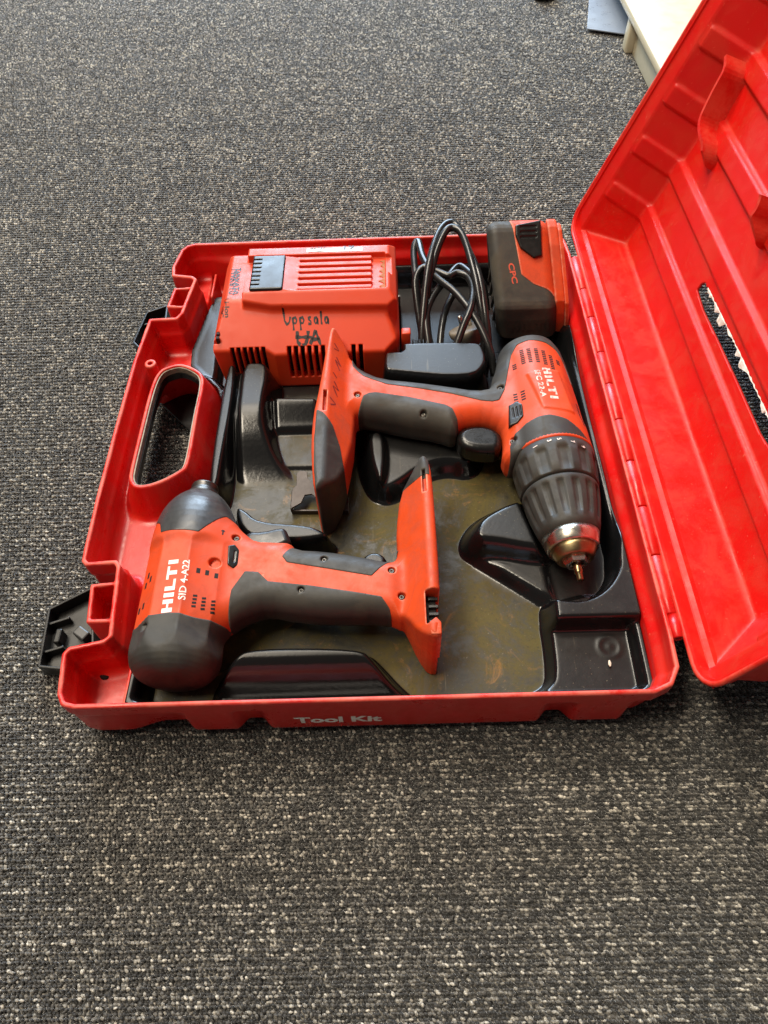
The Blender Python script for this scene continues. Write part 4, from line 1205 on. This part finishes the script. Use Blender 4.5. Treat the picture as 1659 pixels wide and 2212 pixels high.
# belt hook: a bent sheet-metal bracket under the foot
bm = prism([(139, 190), (140, 206), (143, 210), (143, 222), (146, 225), (152, 224), (153, 217), (157, 213), (172, 212), (172, 199), (160, 198), (157, 201), (151, 200), (148, 192), (140, 187)], 21, 22.6, 0.3, lambda x, y: 0.12 * (y - 200) - 0.05 * (x - 150))
hook = bobj('belt_hook', bm, 'bronze_hook', drill, smooth=False)
bobj('hook_flange', box_bm((139.4, 197, 17.6), (1.6, 20, 6), 0.4), 'bronze_hook', hook, smooth=False)
bobj('hook_flange', box_bm((164, 187.5, 13), (50, 1.6, 7), 0.4, 2, Matrix.Rotation(-0.03, 3, 'Z')), 'bronze_hook', hook, smooth=False)
bobj('hook_plate', box_bm((176, 196, 11), (26, 16, 1.8), 0.4), 'dark_steel', hook, smooth=False)

# ------------------------------------------------------------------ charger
CH_P = Poly([(57, 350), (110, 350), (118, 346), (224, 347), (236, 357), (239, 372), (239, 470), (232, 480), (66, 480), (57, 472)], 0)
CH_T = Poly([(89, 384), (116, 380), (228, 378), (237, 384), (237, 468), (228, 476), (92, 476), (89, 470)], 0)
VENTS = [77, 83, 89, 95, 101, 107] + [132, 138.5, 145, 151.5, 158, 164.5] + [194, 201]
def charger_f(p):
    x, y, z = p[:, 0], p[:, 1], p[:, 2]
    zt = 84.0 - 0.06 * np.maximum(88 - x, 0)
    d = ext(CH_P(x, y), z, 9.5, 84, 3.0)
    d = smax(d, (z - 55.5) * 0.85 - (y - 350) * 0.60, 2.0)                       # sloping front shoulder
    d = smax(d, (z - 58) * 0.46 - (x - 58) * 0.885, 2.0)
    d = smax(d, -(z - 56) * 0.11 - (x - 58) * 0.99, 2.0)                          # left shoulder
    d = smax(d, (z - 54) * 0.5 + (x - 239) * 0.86 + 0 * y, 3.0)                  # right shoulder
    d = smax(d, (z - 78) * 0.8 + (y - 468) * 0.6, 2.0)
    t = ext(CH_T(x, y), z, 60, 92.5, 2.0)
    t = smax(t, (z - 86) * 0.8 - (y - 382) * 0.6, 1.5)
    t = smax(t, (z - 84) * 0.6 + (x - 236) * 0.8, 1.5)
    t = smax(t, (z - 86) * 0.75 + (y - 466) * 0.66, 1.5)
    d = smin(d, t, 2.5)
    # battery slide recess
    d = smax(d, -sbox(p, (162, 419.5, 96), (64.5, 27.5, 10.0), 1.2), 0.8)
    d = smax(d, -sbox(p, (92, 419.5, 96), (14, 27.5, 12), 1.2), 0.8)
    d = smax(d, -sbox(p, (229, 430, 98), (4, 14, 10.0), 1.0), 0.8)
    rb = sbox(p, (176, 419.5, 85), (40, 24, 1.4), 0.5) 
    k = (y - 396.5) / 9.2
    q = np.abs(k - np.round(k)) * 9.2
    rib = np.maximum(np.maximum(q - 2.6, np.maximum(np.abs(x - 174) - 39, np.abs(y - 419.5) - 25)), np.maximum(z - 91.0 + np.maximum(0, 141 - x) * 0.5, 80 - z))
    d = smin(d, rib, 1.0)
    ramp_ = np.maximum(np.maximum(np.abs(x - 134) - 8, np.abs(y - 418) - 26), (z - 91) * 0.8 - (141 - x) * 0.12)
    d = smin(d, ramp_, 1.2)
    for vx in VENTS:
        d = np.maximum(d, -sbox(p, (vx, 348, 40), (2.0, 10, 17.0), 0.6))
    for vy in (358, 364, 370):
        d = np.maximum(d, -sbox(p, (59, vy, 60), (6, 1.6, 6.5), 0.5))
    return d
charger = thing('battery_charger', 'red battery charger with black catch and handwriting, in the far left of the case', 'charger', (148, 415, 9))
V, T = mesh_sdf(charger_f, (52, 340, 5), (244, 486, 97), 0.95)
obj('housing', V, T, 'charger_red', charger)
for vx in VENTS: bobj('vent_shade', box_bm((vx, 357.0, 40), (4.2, 3, 35), 0), 'vent_shade_brown', charger, smooth=False)  # dark boxes set in the slots to paint their inner shade
for vy in (358, 364, 370): bobj('vent_shade', box_bm((64.0, vy, 60), (3, 3.1, 12.4), 0), 'vent_shade_brown', charger, smooth=False)
def catch_f(p):
    x, y, z = p[:, 0], p[:, 1], p[:, 2]
    d = sbox(p, (112, 417.5, 88.5), (16, 26, 6.5), 1.6)
    for k in range(7):
        d = np.maximum(d, -sbox(p, (98, 398 + 6.5 * k, 95), (7, 0.9, 3), 0.4))
    return d
V, T = mesh_sdf(catch_f, (92, 386, 78), (132, 448, 99), 0.75); obj('catch', V, T, 'black_plastic', charger)
dl_ = [(222.5 + 2.6 * rng.random() - 3.6 * (k % 3 == 0), 394 + 2.6 * k) for k in range(19)]
bobj('dust', prism([(226, 442), (226, 394)] + [(x_, y_) for x_, y_ in dl_], 85.9, 86.6, 0.0), 'dust', charger, smooth=False)
# sticker on the far rail
V2 = np.array([(148 + 7 * i, 449.5 + 6 * j) for i in range(9) for j in range(3)])
F = [(i * 3 + j, (i + 1) * 3 + j, (i + 1) * 3 + j + 1, i * 3 + j + 1) for i in range(8) for j in range(2)]
st = obj('sticker', drape(charger_f, V2, 0.25), F, 'sticker', charger, smooth=False)
V2, F = text_mesh('61', 13, 0.3)
obj('sticker_print', drape(charger_f, place2(V2, (196, 461), (-1, 0), (0, -1)), 0.4), F, 'ink', st, smooth=False)
hand = [[(152 + i * 3.1, 452 + (i % 3) * 2.0), (154 + i * 3.1, 456), (153.5 + i * 3.1, 459)] for i in range(5)] + [[(150, 450), (166, 450.6)], [(151, 455.5), (166, 457)]]
V, F = strokes(charger_f, hand, 0.7, 0.42); obj('sticker_print', V, F, 'ink', st, smooth=False)
# handwriting and print on the housing
def letters(o, ex, ey, glyphs):
    o, ex, ey = np.array(o), np.array(ex), np.array(ey); out = []
    for gx, lines in glyphs:
        for ln in lines: out.append([tuple(o + ex * (gx + a) + ey * b) for a, b in ln])
    return out
U_ = [[(0, 7), (0.4, 2), (2, 0), (4, 1.2), (5, 4)]]
p_ = [[(0, 3.6), (0.2, -3)], [(0.1, 3), (2, 3.6), (3, 2), (2, 0.4), (0.2, 0.8)]]
s_ = [[(2.6, 3.4), (0.8, 3.4), (0.8, 2.2), (2.4, 1.4), (2.2, 0), (0.2, 0.2)]]
a_ = [[(2.6, 3.2), (0.8, 3.2), (0.2, 1.4), (1, 0.1), (2.6, 1), (2.7, 3.4), (2.8, 0), (3.4, 0.2)]]
l_ = [[(0.4, 6), (0.2, 0), (1, 0)]]
gl = [(0, U_), (6.8, p_), (12.4, p_), (18.4, s_), (23.2, a_), (28.6, l_), (31.4, a_)]
V, F = strokes(charger_f, letters((128, 369.5), (1.24, 0.0), (-0.1, 1.55), gl), 2.0, 0.25); obj('handwriting', V, F, 'ink', charger, smooth=False)
gl = [(0, [[(0, 8), (0.2, 2), (2, 0), (5, 0.6), (6.6, 4), (6.8, 8)], [(-1.2, 4.6), (9, 4.4)]]), (8, [[(0, 0.5), (3.4, 8), (6.4, 0)], [(1, 3), (6, 3.4)]])]
V, F = strokes(charger_f, letters((140, 353), (1.55, 0.0), (0.02, 1.4), gl), 3.1, 0.25); obj('handwriting', V, F, 'ink', charger, smooth=False)
T_ = [[(0, 5), (5, 5)], [(2.5, 5), (2.4, 0)]]; X_ = [[(0, 0), (4, 5)], [(0.2, 5), (4, 0)]]; Y_ = [[(0, 5), (2, 2.6), (4, 5)], [(2, 2.6), (1.8, 0)]]
K_ = [[(0, 5), (0, 0)], [(3.6, 5), (0.2, 2.4), (3.6, 0)]]; O_ = [[(2, 5), (0.3, 3.6), (0.4, 1), (2, 0), (3.7, 1.2), (3.6, 3.8), (2, 5)]]
gl = [(0, T_), (6, Y_), (11.4, X_), (16.6, K_), (21.4, O_), (26.4, T_), (32, O_)]
zig = [(0, [[(3, 3.2), (7, 1.4), (5, 4.2), (12, 1.2), (10, 4.4), (18, 1.4), (16, 4.2), (24, 1.2), (21, 4), (30, 1.6), (28, 3.6), (37, 2.4)]])]
V, F = strokes(charger_f, letters((72, 440), (0.05, -1.14), (1.85, 0.02), gl + zig), 1.5, 0.25); obj('handwriting', V, F, 'ink', charger, smooth=False)
V2, F = text_mesh('Li-Ion', 6.4, 0.15)
obj('lettering', drape(charger_f, place2(V2, (70.5, 393), (0.03, -1.12), (1, 0)), 0.2), F, 'ink', charger, smooth=False)
V2, F = text_mesh('CPC', 6.4, 0.15)
obj('lettering', drape(charger_f, place2(V2, (65.2, 389), (0.03, -1.0), (0.9, 0)), 0.2), F, 'ink', charger, smooth=False)
bobj('cable_gland', box_bm((245, 372, 45), (9, 9, 22), 1.2), 'charger_red', charger)
for k in range(5): bobj('gland_ring', box_bm((252 + 3.4 * k, 368, 38), (2.0, 11, 12), 1.0), 'black_plastic', charger)

# ------------------------------------------------------------------ battery
BP = Poly([(393, 12), (393, 58), (397, 64), (404, 69), (450, 106), (458, 110), (468, 109), (474, 102), (476, 12)], 1, pad=20)      # (y, z)
def batt_f(p):
    x, y, z = p[:, 0], p[:, 1], p[:, 2]
    x = x + 0.15 * (z - 60)
    d = ext(BP(y, z), x, 334, 396, 11.0)
    # hollow flank
    rc = ext(BP(y, z) + 11, x, 320, 337.5, 2.0)
    d = smax(d, -rc, 1.2)
    for kk in range(4):
        pass
    return d
battery = thing('battery_pack', 'black and red battery pack standing on edge in the far hinge corner', 'battery', (365, 435, 9))
V, T = mesh_sdf(batt_f, (316, 386, 7), (412, 482, 116), 1.0)
RB = Poly([(350.5, 472), (351, 462), (355, 442), (360, 419.5), (372, 412), (400, 403), (412, 403), (412, 490), (349, 490)], 0, pad=30)
V, a, T = cut(V, T, lambda v: np.maximum(RB(v[:, 0], v[:, 1]), 62 - v[:, 2]))
VV, aa = puff(V, a, 0.5); obj('red_cover', VV, aa, 'tool_red', battery)
obj('black_housing', V, T, 'battery_grey', battery)
for k in range(4):
    bobj('flank_rib', box_bm((336.4 - 0.15 * (8 * k - 18), 420 + 11 * k, 42 + 8 * k), (3.0, 3.0, 44), 1.2, 2, Matrix.Rotation(0.25, 3, 'X')), 'rubber', battery)
RP = Poly([(399, 14), (399, 60), (408, 70), (452, 108), (470, 110), (474, 100), (474, 14)], 1, pad=20)
V, T = mesh_sdf(lambda p: smax(ext(RP(p[:, 1], p[:, 2]), p[:, 0] + 0.15 * (p[:, 2] - 60), 394, 404, 2.0), -ext(RP(p[:, 1], p[:, 2]) + 4.0 + 0 * p[:, 0], p[:, 0] + 0, 393.5, 397.0, 0.5) if False else -1e3 + 0 * p[:, 0], 1), (380, 392, 8), (420, 480, 116), 1.0)
obj('slide_rail', V, T, 'tool_red', battery)
V, T = mesh_sdf(lambda p: smax(ext(RP(p[:, 1] + 2, p[:, 2] + 2) + 1.0, p[:, 0] + 0.15 * (p[:, 2] - 60), 403.5, 408, 1.2), (p[:, 1] - 470), 1), (388, 388, 8), (424, 480, 116), 1.0)
obj('slide_rail', V, T, 'tool_red', battery)
def bbtn_f(p):
    # button in the slope frame
    c = np.array([368.0, 443.0, 101.5]); a = math.radians(38.5)
    q = p - c
    v = q[:, 1] * math.cos(a) + q[:, 2] * math.sin(a); w = -q[:, 1] * math.sin(a) + q[:, 2] * math.cos(a)
    d = ext(BB(q[:, 0], v), w, -6, 2.6, 1.2)
    for k in (4, 9, 14):
        d = np.maximum(d, -np.maximum(np.maximum(np.abs(v - k) - 1.1, np.abs(q[:, 0] + 1) - 8), 1.5 - w))
    return d
BB = Poly([(-13.5, 16), (11, 20), (12, -14), (4, -16), (-9, -6), (-13.5, 6)], 0)
V, T = mesh_sdf(bbtn_f, (352, 420, 78), (388, 468, 122), 0.75); obj('release_button', V, T, 'black_plastic', battery)
V2, F = text_mesh('CPC', 8.0, 0.22)
obj('lettering', drape(batt_f, place2(V2, (347.0, 428), (0.28, -1.02), (0.95, 0.1)), 0.25), F, 'red_print', battery, smooth=False)
# raised mark on the lower end
V2, F = rects_mesh(MARK)
V2 = V2 * [40.0 / MARK_W, 11.0]
W3 = np.column_stack([344 + V2[:, 0], np.full(len(V2), 392.45), 34 + V2[:, 1]])
W3[:, 0] = W3[:, 0] - 0.15 * (W3[:, 2] - 60) + 3
obj('maker_mark', W3, F, 'battery_grey', battery, smooth=False)

# ------------------------------------------------------------------ power cord and plug
Z0 = RIM
def cp(pts, zs): return [(x, y, z) for (x, y), z in zip(pts, zs)]
cord = thing('power_cord', 'black mains cord of the charger coiled in loops with its plug', 'cable', (285, 410, 9))
R_ = 3.7
paths = [
    cp([(252, 366), (262, 360), (268, 372), (262, 410), (258, 452), (257, 492), (262, 502), (266, 470), (276, 440), (296, 412), (313, 380), (325, 352), (330, 334)], [38, 34, 30, 40, 58, 66, 70, 72, 73, 72, 66, 52, 30]),
    cp([(262, 356), (261, 378), (265, 410), (271, 447), (282, 484), (293, 500), (303, 494), (312, 456), (319, 424), (323, 385), (326, 360), (322, 345)], [20, 45, 68, 84, 92, 94, 92, 88, 84, 68, 40, 16]),
    cp([(278, 352), (268, 385), (268, 420), (277, 455), (288, 480), (297, 486), (306, 474), (313, 436), (318, 398), (322, 370), (318, 352)], [14, 40, 64, 84, 96, 98, 96, 88, 76, 50, 16]),
    cp([(264, 380), (257, 425), (258, 443), (266, 452), (276, 446), (290, 436), (299, 439), (309, 432), (313, 414), (309, 390), (300, 369), (290, 350), (282, 340)], [24, 60, 70, 74, 75, 75, 76, 76, 75, 72, 64, 46, 26]),
    cp([(270, 350), (268, 366), (266, 396), (274, 420), (290, 446), (304, 470), (316, 452), (326, 440), (330, 420)], [16, 40, 56, 62, 64, 60, 62, 60, 40]),
    cp([(283, 344), (279, 360), (281, 390), (287, 420), (296, 440)], [14, 26, 34, 40, 46]),
]
for i, p_i in enumerate(paths):
    p_i = [(x, y, 14 + (z - 14) * 0.92) for x, y, z in p_i]
    V, F = tube(p_i, R_, 12, sub=8); obj('cord_loop', V, F, 'cable_black', cord)
# plug face with pins
ang = Matrix.Rotation(math.radians(-28), 3, 'X') @ Matrix.Rotation(math.radians(-14), 3, 'Y')
pc = Vector((308, 396, 34))
V, F = lathe([(0, 9), (14, 18), (18, 19), (20, 18.2), (20.4, 17)], tuple(pc - ang @ Vector((0, 0, 18))), tuple(ang @ Vector((0, 0, 1))), 28)
plug = obj('plug', V, F, 'plug_grey', cord)
for dx in (-9, 9):
    b0 = pc + ang @ Vector((dx * 0.5, dx * 0.55, 1.5))
    V, F = lathe([(0, 4.4), (0.5, 4.2), (0.6, 2.2)], tuple(b0), tuple(ang @ Vector((0, 0, 1))), 16); obj('pin_socket', V, F, 'void', plug)
    V, F = lathe([(0, 2.2), (14, 2.2), (15.5, 1.4)], tuple(b0), tuple(ang @ Vector((0, 0, 1))), 14); obj('pin', V, F, 'steel', plug)

# ------------------------------------------------------------------ background furniture
def background():
    t = thing('white_cabinet', 'cream white low cabinet top and side panel beyond the lid', 'cabinet', (900, 1000, 0))
    bobj('side_panel', box_bm((640, 700, 17), (18, 770, 34 + 2), 1.5), 'cream', t)
    bobj('corner_post', box_bm((632, 1098, 26), (26, 24, 54), 3.0), 'cream', t)
    bobj('top', box_bm((1020, 1000, 54), (812, 2000, 14), 3.0), 'cream', t)
    s = bobj('plastic_sheet', prism([(573, 1171), (640, 1142), (760, 1300), (700, 1420), (612, 1400), (600, 1302)], 3.5, 5.2, 0.3), 'blue_sheet', smooth=False)
    s['label'] = 'grey blue plastic sheet on the carpet beside the cream cabinet'; s['category'] = 'sheet'
    V, F = lathe([(0, 14), (3, 19), (12, 21), (20, 19), (26, 12), (28, 3)], (521, 1318, 0), (0, 0.001, 1), 24)
    c = obj('caster', V, F, 'black_plastic')
    c['label'] = 'dark round caster foot at the very top edge of the picture'; c['category'] = 'caster'
background()
